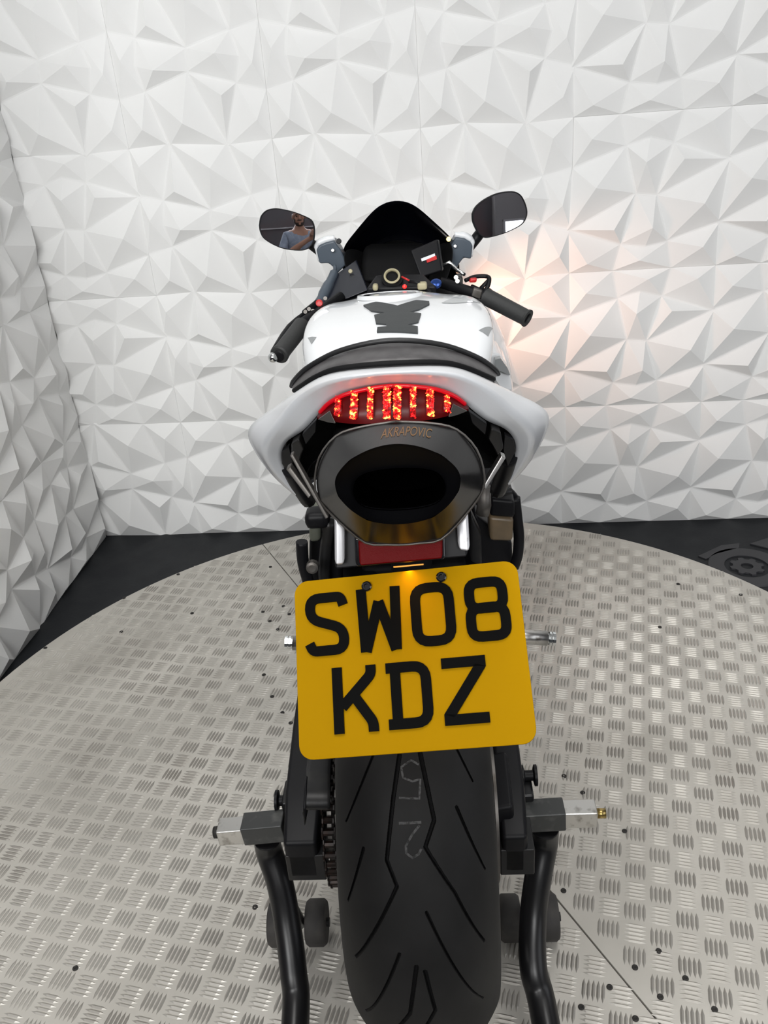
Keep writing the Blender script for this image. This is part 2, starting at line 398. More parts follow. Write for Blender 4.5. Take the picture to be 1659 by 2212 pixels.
LIGHTS = [(-.55, .8, .6, 1.2, 'long LED ceiling panel over the left half of the turntable'),
          (.65, .8, .6, 1.2, 'long LED ceiling panel over the right half of the turntable'),
          (.1, -1.35, 1.2, .6, 'LED ceiling panel over the photographer'),
          (1.9, .2, .6, .6, 'small square LED ceiling panel by the dark side wall')]
for l in LIGHTS: ceiling_light(*l)

# ------------------------------------------------------------------ turntable
TC = Vector((-.111, 1.368, 0)); TR = 1.1357
tt = empty('turntable', (TC.x, TC.y, 0)); tag(tt, 'round turntable decked in silver five-bar tread plate under the motorcycle', 'turntable')
lathe('base', [(0, TR-.05), (T-.012, TR-.05)], (0, 0, 0), (0, 0, 1), M_BLACKM, tt, n=96)
sa = Vector((.074, 1.157, 0))-TC; sd = Vector((.198, -.328, 0)).normalized(); sn = Vector((sd.y, -sd.x, 0))   # seam line
def deck_sheet(sgn):
    n = 180; pts = []
    c = sa.dot(sn)
    for k in range(n):
        th = 2*pi*k/n; p = Vector((TR*cos(th), TR*sin(th), 0))
        pts.append(p)
    # clip polygon to one side of the seam (1.4 mm gap)
    out = []
    def side(p): return sgn*(p.dot(sn)-c)-.0014
    for i in range(n):
        p, q = pts[i], pts[(i+1) % n]; a, b = side(p), side(q)
        if a >= 0: out.append(p)
        if a*b < 0: out.append(p+(q-p)*(a/(a-b)))
    return prism('tread_sheet', [(p.x, p.y, T-.012) for p in out], (0, 0, 1), .012, M_ALU, tt, bevel=.0008)
sheets = {1: deck_sheet(1), -1: deck_sheet(-1)}
ta = radians(-11); tu = Vector((cos(ta), sin(ta), 0)); tw = Vector((-sin(ta), cos(ta), 0)); TP = .0432
for sgn in (1, -1):
    vs, fs = [], []
    off = Vector((.35, .962, 0))-TC + (Vector((0, 0, 0)) if sgn*((Vector((.35, .962, 0))-TC-sa).dot(sn)) > 0 else tu*.024+tw*.012)
    for i in range(-60, 60):
        for j in range(-60, 60):
            cpt = off+tu*(i*TP)+tw*(j*TP)
            if cpt.length > TR-.018: continue
            if sgn*((cpt-sa).dot(sn)) < .014: continue
            if cpt.y < -1.10: continue
            du, dw = (tu, tw) if (i+j) % 2 == 0 else (tw, tu)
            for k in range(5):
                q = cpt+dw*((k-2)*.0076); L = .0188; wd = .0029; h = .0019; b0 = len(vs)
                for (s, ww, zz) in ((-1, 0, 0), (-.45, -1, 0), (.45, -1, 0), (1, 0, 0), (.45, 1, 0), (-.45, 1, 0)):
                    p = q+du*(s*L)+dw*(ww*wd); vs.append((p.x, p.y, T))
                for s in (-.55, .55):
                    p = q+du*(s*L); vs.append((p.x, p.y, T+h))
                fs += [(b0, b0+1, b0+6), (b0+1, b0+2, b0+7, b0+6), (b0+2, b0+3, b0+7), (b0+3, b0+4, b0+7), (b0+4, b0+5, b0+6, b0+7), (b0+5, b0, b0+6)]
    o = mesh('tread_bars', vs, fs, M_BAR, sheets[sgn]); o['kind'] = 'stuff'
# screws through the deck
SCREWS = [(.189, 1.341), (.221, 1.295), (.287, 1.197), (.136, 1.093), (.156, 1.061), (.298, .946), (.254, .916), (.33, .899), (.208, .881), (.284, .867), (.159, .847), (.362, .849), (.239, .831)]
for (px, py) in [(415, 1325), (262, 1365), (570, 1458), (588, 1505), (610, 1540), (628, 1562), (600, 1360), (612, 1310), (583, 1342), (568, 1322), (625, 1327), (584, 1225), (551, 1960), (163, 2092), (98, 1400), (268, 1292), (385, 1241), (1425, 1355), (1465, 1262), (1600, 1285)]:
    r = pray(px, py); p = CAM+r*((T-CAM.z)/r.z); SCREWS.append((p.x, p.y))
scm = None
for (x, y) in SCREWS:
    if scm is None:
        o = lathe('screw', [(0, .0052), (.0012, .005), (.0018, .0035), (.0018, .0022), (.0006, .002)], (0, 0, 0), (0, 0, 1), M_DIRT, sheets[1], n=14); scm = o
    else:
        o = bpy.data.objects.new('screw', scm.data); C.objects.link(o); o.parent = sheets[1]
    o.location = (x-TC.x, y-TC.y, T+.0002)

# embossed emblem on the floor in the right-hand corner
def fl(px, py, z=0): r = pray(px, py); return CAM+r*((z-CAM.z)/r.z)
emb = empty('floor_emblem', fl(1604, 1222)); tag(emb, 'dark embossed cog emblem on the black floor beside the turntable', 'emblem')
e0 = Vector(emb.location)
def ring(name, c, ro, ri, h, parent, n=40, sx=1, teeth=0, mt=M_EMB):
    vs, fs = [], []
    for k in range(n):
        th = 2*pi*k/n; kk = ro*(1.0 if not teeth or int(k*teeth*2/n) % 2 == 0 else .8)
        for (r, z) in ((kk, 0), (kk*.98, h), (ri, h), (ri, 0)): vs.append((c[0]+r*cos(th)*sx, c[1]+r*sin(th), z))
    for k in range(n):
        for i in range(3): fs.append((k*4+i, k*4+i+1, ((k+1) % n)*4+i+1, ((k+1) % n)*4+i))
    return mesh(name, vs, fs, mt, parent)
ring('outer_ring', (.01, -.01), .115, .066, .004, emb)
ring('cog', (.01, -.01), .052, .018, .005, emb, n=48, teeth=8)
prism('blade', [(.06, .13, 0), (.14, .17, 0), (.22, .13, 0), (.14, .075, 0)], (0, 0, 1), .005, M_EMB, emb)
prism('band', [(-.12, .06, 0), (-.03, .125, 0), (.03, .135, 0), (.02, .105, 0), (-.06, .07, 0), (-.1, .04, 0)], (0, 0, 1), .004, M_EMB, emb)
#BIKE
# ------------------------------------------------------------------ the motorcycle (bike frame: x right, y forward from the rear axle, z up from the deck)
bike = empty('motorcycle', BO, BTH); tag(bike, 'white sports motorcycle with lit red tail light held upright on a paddock stand', 'motorcycle')
AX = Vector((0, 0, .367)); TYR = .315

# ---- rear tyre with cut grooves
PROF = [(0, .315), (.03, .3115), (.055, .3), (.075, .2815), (.091, .258), (.0945, .243), (.085, .228), (.074, .217)]
GRV = [([(34.3, -12.6), (42.9, -21.2), (54.8, -30.9), (59.9, -20.7), (72.2, -54.8), (80, -75)], 4.6, 2.2),
       ([(34.0, 11.0), (47.3, 23.6), (52.4, 12.4), (61.9, 42.4), (76.0, 73.2)], 4.6, 2.2),
       ([(30, -34), (34.2, -44.2), (47.6, -78.6)], 3.0, 1.6), ([(52.9, -57.3), (66, -80)], 3.0, 1.4),
       ([(29, 44), (33.0, 53.7), (39.5, 69.6)], 2.8, 1.4), ([(45.0, 49.3), (59.2, 78.1)], 3.0, 1.4),
       ([(65.2, 10.4), (93.3, 69.6)], 3.0, 1.6), ([(74.1, -21.9), (98, -70)], 3.0, 1.6),
       ([(78.2, 5.4), (89.1, 14), (94, 3), (104, 34), (117, 72)], 4.4, 2.0), ([(77, -4), (90, -15), (96, -31), (101, -20), (113, -55), (121, -75)], 4.4, 2.0)]
def rear_tyre():
    import numpy as np
    # dense profile
    pp = smoothpath([(-x, r, 0) for x, r in reversed(PROF)][:-1]+[(x, r, 0) for x, r in PROF], 22)
    pp = [(p.x, p.y) for p in pp]
    cum = np.concatenate([[0], np.cumsum([math.dist(pp[i], pp[i+1]) for i in range(len(pp)-1)])]); us = np.arange(0, cum[-1], .0005)
    pp = list(zip(np.interp(us, cum, [q[0] for q in pp]), np.interp(us, cum, [q[1] for q in pp]))); npf = len(pp)
    th = np.radians(np.concatenate([np.arange(0, 26, 2.0), np.arange(26, 104, .17), np.arange(104, 360, 2.0)])); nth = len(th)
    xs = np.array([p[0] for p in pp]); rs = np.array([p[1] for p in pp])
    TH, XX = np.meshgrid(th, xs, indexing='ij'); RR = np.tile(rs, (nth, 1))
    s = np.degrees(TH)*TYR*pi/180*1000           # mm along the tread
    xm = XX*1000; dep = np.zeros_like(s); circ = 2*pi*TYR*1000
    for poly, w0, w1 in GRV:
        for rep in range(0, 8):
            shift = rep*44.0
            if rep and shift+120 > 392: break
            n = len(poly)
            for i in range(n-1):
                f0 = w0+(w1-w0)*i/(n-1); f1 = w0+(w1-w0)*(i+1)/(n-1)
                if rep and rep < 2: continue
                ax_, ay_ = (poly[i][0]+shift)*TYR*pi/180*1000, poly[i][1]; bx_, by_ = (poly[i+1][0]+shift)*TYR*pi/180*1000, poly[i+1][1]
                dx, dy = bx_-ax_, by_-ay_; L2 = dx*dx+dy*dy
                for wrap in (0, circ):
                    t = np.clip(((s+wrap-ax_)*dx+(xm-ay_)*dy)/L2, 0, 1)
                    d = np.hypot(s+wrap-(ax_+t*dx), xm-(ay_+t*dy))
                    hw = (f0+(f1-f0)*t)/2
                    dep = np.maximum(dep, np.clip((hw-d)/.7+.5, 0, 1))
    RR = RR-dep*.006*(RR > .25)
    vs = np.stack([XX, -np.sin(TH)*RR, AX.z+np.cos(TH)*RR], -1).reshape(-1, 3)
    fs = []
    for i in range(nth):
        j = (i+1) % nth
        for k in range(npf-1): fs.append((i*npf+k, i*npf+k+1, j*npf+k+1, j*npf+k))
    me = bpy.data.meshes.new('rear_tyre'); me.from_pydata(vs.tolist(), [], fs); me.update()
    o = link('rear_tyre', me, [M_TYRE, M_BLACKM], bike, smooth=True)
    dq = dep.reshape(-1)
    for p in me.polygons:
        if sum(dq[i] for i in p.vertices)/4 > .6: p.material_index = 1  # groove faces coloured darker to stand in for shade in the cuts
    md = o.modifiers.new('es', 'EDGE_SPLIT'); md.split_angle = radians(38)
    return o
tyre = rear_tyre()
def tp(th, xmm, lift=.0006):
    x = xmm/1000; r = .315
    for i in range(len(PROF)-1):
        if PROF[i][0] <= abs(x) <= PROF[i+1][0]:
            t = (abs(x)-PROF[i][0])/(PROF[i+1][0]-PROF[i][0]); r = PROF[i][1]+(PROF[i+1][1]-PROF[i][1])*t; break
    r += lift+.0006; a = radians(th); return Vector((x, -sin(a)*r, AX.z+cos(a)*r))
def ribbon(pts, w):
    """flat chalk stroke lying on the tread, pts (deg, mm)"""
    k = TYR*pi/180*1000; P = [Vector((a*k, b, 0)) for a, b in pts]; vs, fs = [], []
    Q = []
    for i in range(len(P)-1):
        for j in range(4): Q.append(P[i].lerp(P[i+1], j/4))
    Q.append(P[-1])
    for i, p in enumerate(Q):
        t = (Q[min(i+1, len(Q)-1)]-Q[max(i-1, 0)]).normalized(); n = Vector((-t.y, t.x, 0))*w/2
        for q in (p-n, p+n): vs.append(tp(q.x/k, q.y))
    for i in range(len(Q)-1): fs.append((2*i, 2*i+1, 2*i+3, 2*i+2))
    return vs, fs
for nm, pts, ww in (('chalk_mark', [(47.7, -15.7), (47.6, 9.3)], 3), ('chalk_mark', [(48.2, 7.1), (49.8, -1.1), (52.0, -8.8), (53.4, -8.8), (54.3, -2.2), (53.6, 5.0), (52.6, 8.1)], 2.6), ('chalk_mark', [(42.8, -14.7), (43.1, 8.3), (39.3, 10.2), (39.7, 1.1), (38.9, -9.3), (36.8, -11.0), (35.5, 0.5), (36.4, 9.0)], 2.4)):
    v, f = ribbon(pts, ww); mesh(nm, v, f, M_CHALK, tyre)
# ---- rear wheel, sprocket, chain, brake disc
rim = lathe('rear_rim', [(-.078, .218), (-.07, .222), (-.06, .205), (0, .195), (.06, .205), (.07, .222), (.078, .218), (.06, .19), (-.06, .19), (-.078, .218)], AX, (1, 0, 0), M_BLACKG, bike, n=64, caps=False)
for k in range(6):
    a = k*pi/3+.2; p0 = AX+Vector((0, cos(a)*.05, sin(a)*.05)); p1 = AX+Vector((0, cos(a+.15)*.197, sin(a+.15)*.197))
    tube('spoke', [p0, p1], [.022, .015], M_BLACKG, rim, n=8)
lathe('hub', [(-.10, .035), (-.09, .055), (.09, .055), (.10, .035)], AX, (1, 0, 0), M_DGREY, rim)
XC = -.122
spk = lathe('rear_sprocket', [(-.003, .055), (-.003, .098), (.003, .098), (.003, .055)], AX+Vector((XC, 0, 0)), (1, 0, 0), M_STEELD, bike, n=64, caps=False)
chain = empty('drive_chain'); chain.parent = bike
def chain_path():
    R1, R2 = .106, .042; c1 = Vector((0, AX.z)); c2 = Vector((.55, .40)); pts = []
    d = c2-c1; base = math.atan2(d.y, d.x); al = math.acos((R1-R2)/d.length)
    a0 = base+al; a1 = base+2*pi-al
    def arc(c, r, s, e):
        n = max(4, int(abs(e-s)*r/.0159))
        return [c+Vector((cos(s+(e-s)*i/n), sin(s+(e-s)*i/n)))*r for i in range(n+1)]
    A = arc(c1, R1, a0, a1); B = arc(c2, R2, a1-2*pi, a0)
    def seg(p, q): n = int((q-p).length/.0159); return [p.lerp(q, i/n) for i in range(1, n)]
    return A+seg(A[-1], B[0])+B+seg(B[-1], A[0])
cpth = chain_path()
lv, lf = [], []
for s in (-1, 1):       # two side plates and a roller, shared by every link
    b = len(lv)
    for x in (s*.0095, s*.0075):
        for k in range(10):
            th = 2*pi*k/10; lv.append((x, cos(th)*.0098, sin(th)*.0062))
    lf += [tuple(range(b, b+10)), tuple(range(b+19, b+9, -1))]+[(b+k, b+(k+1) % 10, b+10+(k+1) % 10, b+10+k) for k in range(10)]
b = len(lv)
for x in (-.0072, .0072):
    for k in range(8): lv.append((x, cos(k*pi/4)*.0048, sin(k*pi/4)*.0048))
lf += [(b+k, b+(k+1) % 8, b+8+(k+1) % 8, b+8+k) for k in range(8)]
lm = None
for i, p in enumerate(cpth):
    q = cpth[(i+1) % len(cpth)]; mid = (p+q)/2; ang = math.atan2(q.y-p.y, q.x-p.x)
    if lm is None: o = mesh('link', lv, lf, M_CHAIN, chain); lm = o.data
    else: o = bpy.data.objects.new('link', lm); C.objects.link(o); o.parent = chain
    o.location = (XC, mid.x, mid.y); o.rotation_euler = (ang, 0, 0); o.scale = (1 if i % 2 else .86, 1, 1)
lathe('rear_brake_disc', [(-.002, .06), (-.002, .11), (.002, .11), (.002, .06)], AX+Vector((.105, 0, 0)), (1, 0, 0), M_STEELD, bike, n=48, caps=False)
tube('rear_axle', [AX+Vector((-.19, 0, 0)), AX+Vector((.15, 0, 0))], .012, M_STEELD, bike)

# ---- swingarm
def barloft(name, secs, mt, parent, sub=0, bevel=.006):
    """secs: (x0,x1,y,z0,z1) rectangles along y"""
    L = [[Vector((a, y, c)), Vector((b, y, c)), Vector((b, y, d)), Vector((a, y, d))] for a, b, y, c, d in secs]
    return loft(name, L, mt, parent, closed=True, caps=True, bevel=bevel, smooth=False)
swing = barloft('swingarm', [(-.192, -.145, -.075, .305, .375), (-.196, -.142, 0, .295, .40), (-.197, -.14, .12, .315, .42), (-.19, -.11, .30, .33, .47), (-.15, -.06, .50, .33, .50)], M_BLACK, bike)
barloft('swingarm_beam', [(.113, .148, -.075, .305, .375), (.113, .152, 0, .295, .40), (.112, .152, .12, .315, .42), (.10, .15, .30, .33, .47), (.06, .15, .50, .33, .50)], M_BLACK, swing)
box('pivot_beam', (-.0, .50, .42), (.2, .09, .16), M_BLACKM, swing, bevel=.01)
box('axle_block', (-.165, -.02, .325), (.055, .11, .05), M_DGREY, swing)
box('axle_block', (.134, -.02, .325), (.048, .11, .05), M_DGREY, swing)
lathe('bobbin', [(0, .016), (.006, .016), (.008, .008), (.020, .008), (.022, .016), (.026, .016)], (.150, .045, .37), (1, 0, 0), M_BLACK, swing, n=20)
lathe('bobbin', [(0, .016), (.006, .016), (.008, .008), (.020, .008), (.022, .016), (.026, .016)], (-.194, .03, .35), (-1, 0, 0), M_BLACK, swing, n=20)
# chain guard above the chain, hanging stay below the swingarm end, brake caliper
gq = [[bp(x, 1752, -.116) for x in (655, 662, 700, 714)], [bp(x, 1744, -.120) for x in (655, 662, 700, 714)], [bp(x, 1712, -.105) for x in (657, 664, 700, 714)], [bp(x, 1690, -.085) for x in (658, 665, 700, 714)], [bp(x, 1640, -.02) for x in (664, 670, 700, 714)]]
gq.append([Vector((q.x, .30, .52)) for q in gq[-1]])
gd = loft('chain_guard', gq, M_DGREY, bike, sub=1, solid=.004)
loft('guard_side', [[L[0] for L in gq], [L[0]+Vector((-.002, .012, -.035)) for L in gq]], M_BLACK, gd, solid=.003)
hexa('paddle_lug', [bp(655, 1880, -.03), bp(683, 1880, -.03), bp(683, 1790, -.03), bp(655, 1790, -.03)]+[p+Vector((0, .05, 0)) for p in [bp(655, 1880, -.03), bp(683, 1880, -.03), bp(683, 1790, -.03), bp(655, 1790, -.03)]], M_BLACK, bike)
cal = hexa('rear_caliper', [bp(1062, 1790, -.05), bp(1112, 1787, -.05), bp(1110, 1742, -.05), bp(1060, 1750, -.05)]+[p+Vector((0, .09, .02)) for p in [bp(1062, 1790, -.05), bp(1112, 1787, -.05), bp(1110, 1742, -.05), bp(1060, 1750, -.05)]], M_BLACK, bike, bevel=.006)
hexa('caliper_bracket', [bp(1067, 1875, -.02), bp(1098, 1873, -.02), bp(1100, 1800, -.02), bp(1066, 1800, -.02)]+[p+Vector((0, .05, 0)) for p in [bp(1067, 1875, -.02), bp(1098, 1873, -.02), bp(1100, 1800, -.02), bp(1066, 1800, -.02)]], M_BLACK, cal)
hexa('pad_cover', [bp(1060, 1735, .02), bp(1105, 1730, .02), bp(1103, 1690, .02), bp(1055, 1693, .02)]+[p+Vector((0, .09, .02)) for p in [bp(1060, 1735, .02), bp(1105, 1730, .02), bp(1103, 1690, .02), bp(1055, 1693, .02)]], M_BLACKM, cal, bevel=.005)
lathe('bolt', [(0, .009), (.012, .009), (.014, .006)], bp(1092, 1703, .015), (0, -1, .5), M_STEELD, cal, n=12)

# ---- engine, frame and rearsets filling the middle of the bike
eng = box('engine', (0, .72, .42), (.34, .42, .36), M_BLACKM, bike, bevel=.03)
lathe('clutch_cover', [(0, .08), (.02, .075), (.03, .05)], (.17, .70, .40), (1, 0, 0), M_DGREY, eng)
lathe('alternator_cover', [(0, .08), (.02, .075), (.03, .05)], (-.17, .70, .40), (-1, 0, 0), M_DGREY, eng)
box('frame_spar', (-.135, .62, .66), (.045, .42, .10), M_BLACK, bike, rot=(.35, 0, 0), bevel=.012)
box('frame_spar', (.135, .62, .66), (.045, .42, .10), M_BLACK, bike, rot=(.35, 0, 0), bevel=.012)
hexa('subframe', [(-.07, -.02, .93), (.07, -.02, .93), (.07, -.02, .97), (-.07, -.02, .97), (-.10, .42, .72), (.10, .42, .72), (.10, .42, .84), (-.10, .42, .84)], M_BLACKM, bike, bevel=.01)
box('rear_shock', (0, .36, .56), (.07, .10, .34), M_BLACKM, bike, bevel=.02)
# left rearset: dark curved guard, olive alloy block
tube('heel_guard', [bp(652, 1170, .30), bp(655, 1215, .30), bp(668, 1262, .30), bp(690, 1320, .30)], .010, M_BLACK, bike, curve=5, n=10)
hexa('rearset_hanger', [bp(665, 1300, .34), bp(738, 1300, .34), bp(735, 1130, .34), bp(668, 1165, .34)]+[p+Vector((0, .05, 0)) for p in [bp(665, 1300, .34), bp(738, 1300, .34), bp(735, 1130, .34), bp(668, 1165, .34)]], M_BLACK, bike, bevel=.006)
tube('hanger_rib', [bp(712, 1125, .325), bp(703, 1190, .325), bp(700, 1240, .325), bp(706, 1300, .325)], .010, M_DGREY, bike, curve=4, n=10)
hexa('gear_housing', [bp(667, 1174, .32), bp(694, 1172, .32), bp(694, 1133, .32), bp(668, 1135, .32)]+[p+Vector((0, .06, .02)) for p in [bp(667, 1174, .32), bp(694, 1172, .32), bp(694, 1133, .32), bp(668, 1135, .32)]], M_OLIVE, bike, bevel=.007)
box('rubber_boot', bp(686, 1117, .33), (.04, .04, .03), M_BLACK, bike, bevel=.01)
lathe('pivot_bolt', [(0, .011), (.012, .010), (.014, .006)], bp(676, 1222, .28), (0, -1, .2), M_STEELD, bike, n=14)
# right rearset: brake fluid reservoir with its cap, hoses, heel plate
res = hexa('brake_reservoir', [bp(1058, 1170, .30), bp(1108, 1171, .30), bp(1110, 1122, .30), bp(1057, 1117, .30)]+[p+Vector((0, .045, .006)) for p in [bp(1058, 1170, .30), bp(1108, 1171, .30), bp(1110, 1122, .30), bp(1057, 1117, .30)]], M_TAN, bike, bevel=.006)
hexa('reservoir_cap', [bp(1058, 1116, .297), bp(1112, 1120, .297), bp(1112, 1083, .297), bp(1060, 1078, .297)]+[p+Vector((0, .055, .008)) for p in [bp(1058, 1116, .297), bp(1112, 1120, .297), bp(1112, 1083, .297), bp(1060, 1078, .297)]], M_BLACK, res, bevel=.005)
tube('hose', [bp(1112, 1075, .33), bp(1117, 1120, .33), bp(1121, 1160, .33), bp(1118, 1200, .33), bp(1110, 1225, .33)], .009, M_BLACK, bike, curve=5, n=10)
tube('hose', [bp(1075, 1050, .32), bp(1100, 1062, .33), bp(1115, 1085, .34), bp(1118, 1125, .34)], .007, M_BLACK, bike, curve=5, n=10)
tube('hose_clip', [bp(1058, 1066, .30), bp(1085, 1064, .30), bp(1106, 1060, .30)], .006, M_DGREY, bike, n=8)
hexa('rearset_hanger', [bp(1030, 1300, .34), bp(1112, 1300, .34), bp(1106, 1170, .35), bp(1025, 1110, .34)]+[p+Vector((0, .05, 0)) for p in [bp(1030, 1300, .34), bp(1112, 1300, .34), bp(1106, 1170, .35), bp(1025, 1110, .34)]], M_BLACK, bike, bevel=.006)
hexa('heel_plate', [bp(1016, 1215, .29), bp(1042, 1225, .29), bp(1040, 1160, .29), bp(1017, 1108, .29)]+[p+Vector((0, .03, 0)) for p in [bp(1016, 1215, .29), bp(1042, 1225, .29), bp(1040, 1160, .29), bp(1017, 1108, .29)]], M_DGREY, bike, bevel=.005)
tube('linkage_rod', [bp(1044, 1050, .26), bp(1046, 1092, .26), bp(1042, 1110, .26)], .011, M_STEELD, bike, n=10)
# footpegs
for s, a, b in ((-1, bp(700, 1392, .35), bp(616, 1388, .35)), (1, bp(1080, 1372, .35), bp(1199, 1380, .35))):
    d = (b-a).normalized(); L = (b-a).length
    peg = tube('footpeg', [a, b-d*.014], .0135, M_STEEL, bike, n=18)
    lathe('knurled_end', [(0, .0095), (.003, .0095), (.003, .0125), (.007, .0125), (.007, .0100), (.009, .0100), (.009, .0125), (.014, .0125)], b-d*.014, d, M_CHROME, peg, n=14, smooth=False)

# ---- tail cowl
XT = .003
def half(pts, xc=XT):
    r = []
    for p in pts:
        v = bp(*p) if len(p) == 3 else Vector(p[1:])
        r.append(Vector((max(v.x-xc, 0), v.y, v.z)))
    r[0].x = 0
    return r
def full(h, xc=XT): return [Vector((xc-p.x, p.y, p.z)) for p in reversed(h)]+[Vector((xc+p.x, p.y, p.z)) for p in h[1:]]
LI = half([(858, 827, -.112), (930, 833, -.110), (980, 848, -.104), (1020, 886, -.092), (1056, 914, -.076), (1090, 922, -.060), (1113, 948, -.040), (1117, 972, -.027), (1110, 1000, -.014), (1095, 1040, 0)])
LM = half([(858, 801, -.138), (955, 803, -.128), (1010, 814, -.114), (1060, 838, -.098), (1092, 874, -.086), (1116, 903, -.074), (1142, 926, -.056), (1154, 952, -.042), (1139, 990, -.02), (1098, 1046, 0)])
LO = half([(858, 791, -.118), (962, 786, -.104), (1012, 799, -.084), (1074, 829, -.058), (1112, 849, -.03), (1162, 875, -.01), (1181, 897, .0), (1178, 927, .006), (1147, 1002, .012), (1099, 1050, .01)])
LF = [Vector((p.x*(.97 if i > 3 else .98), p.y+.10, p.z-(.045 if i < 4 else .03))) for i, p in enumerate(LO)]
LG = [Vector((p.x*.82, p.y+.36, p.z-(.16 if i < 4 else .11))) for i, p in enumerate(LO)]
LI2 = [Vector((p.x*.985, p.y+.03, p.z-.004 if i < 4 else p.z)) for i, p in enumerate(LI)]
LO = [Vector((q.x+(.001 if 3 < i < 9 else 0)+(.004 if 4 < i < 8 else 0), q.y, q.z)) for i, q in enumerate(LO)]
tail = loft('tail_cowl', [full(LI2), full(LI), full(LM), full(LO), full(LF), full(LG)], M_WHITE2, bike, sub=2)
me = tail.data; n = 19
cl = me.attributes.new('crease_edge', 'FLOAT', 'EDGE')
for e in me.edges:
    a, b = e.vertices
    if a//n == b//n and a//n in (1, 2, 3): cl.data[e.index].value = {1: 1, 2: .9, 3: .75}[a//n]
tail.modifiers['sub'].use_creases = True
# pillion seat
SA = half([(862, 785, -.10), (950, 784, -.088), (1005, 795, -.07), (1045, 811, -.045), (1066, 820, -.025)])
SB = half([(862, 760, -.085), (950, 764, -.072), (1010, 779, -.055), (1050, 799, -.03), (1074, 812, -.01)])
SC = half([(862, 735, -.05), (948, 744, -.04), (1026, 770, -.02), (1066, 796, 0), (1076, 809, .01)])
SD = half([(862, 719, .05), (948, 731, .05), (1029, 760, .05), (1067, 789, .05), (1075, 806, .05)])
SE = [Vector((p.x*.92, .27, p.z-.10)) for p in SD]
SF = [Vector((p.x*.9, .29, p.z-.19)) for p in SD]
SZ = [Vector((p.x*.97, p.y+.02, p.z-.02)) for p in SA]
seat = loft('pillion_seat', [full(SZ), full(SA), full(SB), full(SC)], M_SEAT, bike, sub=2)
loft('seat_top', [full(SC), full([Vector((p.x*1.004, p.y, p.z+.002)) for p in SC]), full(SD), full(SE), full(SF)], M_SEATD, seat, sub=2)
tube('seat_piping', [p+Vector((0, -.002, .001)) for p in full(SC)], .0028, M_SEATD, seat, curve=5, n=8)
tube('lower_lip', [p+Vector((0, -.004, .002)) for p in full(SA)], .0026, M_BLACKM, seat, curve=5, n=8)  # lip
# side fairing tops of the tail under the seat edge
# ---- tail light
def arcpts(P): return [Vector((p.x, p.y, p.z)) for p in P]
up = half([(858, 828, -.114), (930, 834, -.112), (978, 849, -.106), (1004, 868, -.098), (1014, 880, -.094)])
lo = half([(858, 912, -.138), (920, 909, -.134), (965, 900, -.126), (995, 890, -.110), (1012, 884, -.098)])
mid = [a.lerp(b, .5)+Vector((0, -.010, 0)) for a, b in zip(up, lo)]
tl = loft('tail_light', [full(up), full(mid), full(lo)], M_LENS, bike, sub=2)
tube('lens_rim', [p+Vector((0, -.004, -.001)) for p in full(up)[1:-1]], .0022, M_LENSR, tl, curve=6, n=8)
for s in (1, -1):
    c3 = [bp(978, 868, -.118), bp(1010, 884, -.102), bp(985, 893, -.116), bp(968, 897, -.124)]
    c3 = [Vector((XT+s*(p.x-XT), p.y-.004, p.z)) for p in c3]
    prism('clear_corner', c3, (0, -1, 0), .002, M_CLEAR, tl)
cols = [(731, 856, 897, .8), (765, 846, 903, 1), (800, 838, 903, .85), (836, 835, 903, 1.1), (858, 834, 903, 1.1), (892, 836, 901, .85), (929, 842, 897, 1), (965, 855, 890, .8)]
def lens_y(px, f): return -.124-.018*f-.006*sin(pi*f)+(abs(px-852)/113)**2*.014
for (cx, y0, y1, kk) in cols:
    vs, fs = [], []
    rows = int((y1-y0)/2.6)
    for r in range(rows+1):
        f = r/rows; wid = 6.2*kk*(1-.2*f)
        for q in (-1, -.35, .3, 1):
            if random.random() < .12: continue
            px = cx+q*wid+(cx-858)*.03*f+random.uniform(-1, 1); py = y0+(y1-y0)*f+q*1.4
            c = bp(px, py, lens_y(cx, f)-.002)
            rr = .00095*kk*random.choice((.6, .8, 1.0, 1.35)); 
            if r >= rows-1: rr = .0017*kk*(1-abs(q)*.4)
            b = len(vs)
            vs += [c+Vector(d)*rr for d in ((1.3, 0, .3), (-1.3, 0, -.3), (0, 1, 0), (0, -1, 0), (0, 0, 1), (0, 0, -1))]
            fs += [(b, b+2, b+4), (b+2, b+1, b+4), (b+1, b+3, b+4), (b+3, b, b+4), (b+2, b, b+5), (b+1, b+2, b+5), (b+3, b+1, b+5), (b, b+3, b+5)]
    col_ = mesh('led_column', vs, fs, M_LED, tl, smooth=True)
    L = [[bp(cx+q*8*kk, y0+(y1-y0)*f, lens_y(cx, f)+.0005) for q in (-1, -.5, .5, 1)] for f in (0, .25, .5, .75, 1)]
    loft('light_guide', L, M_GUIDE, tl)
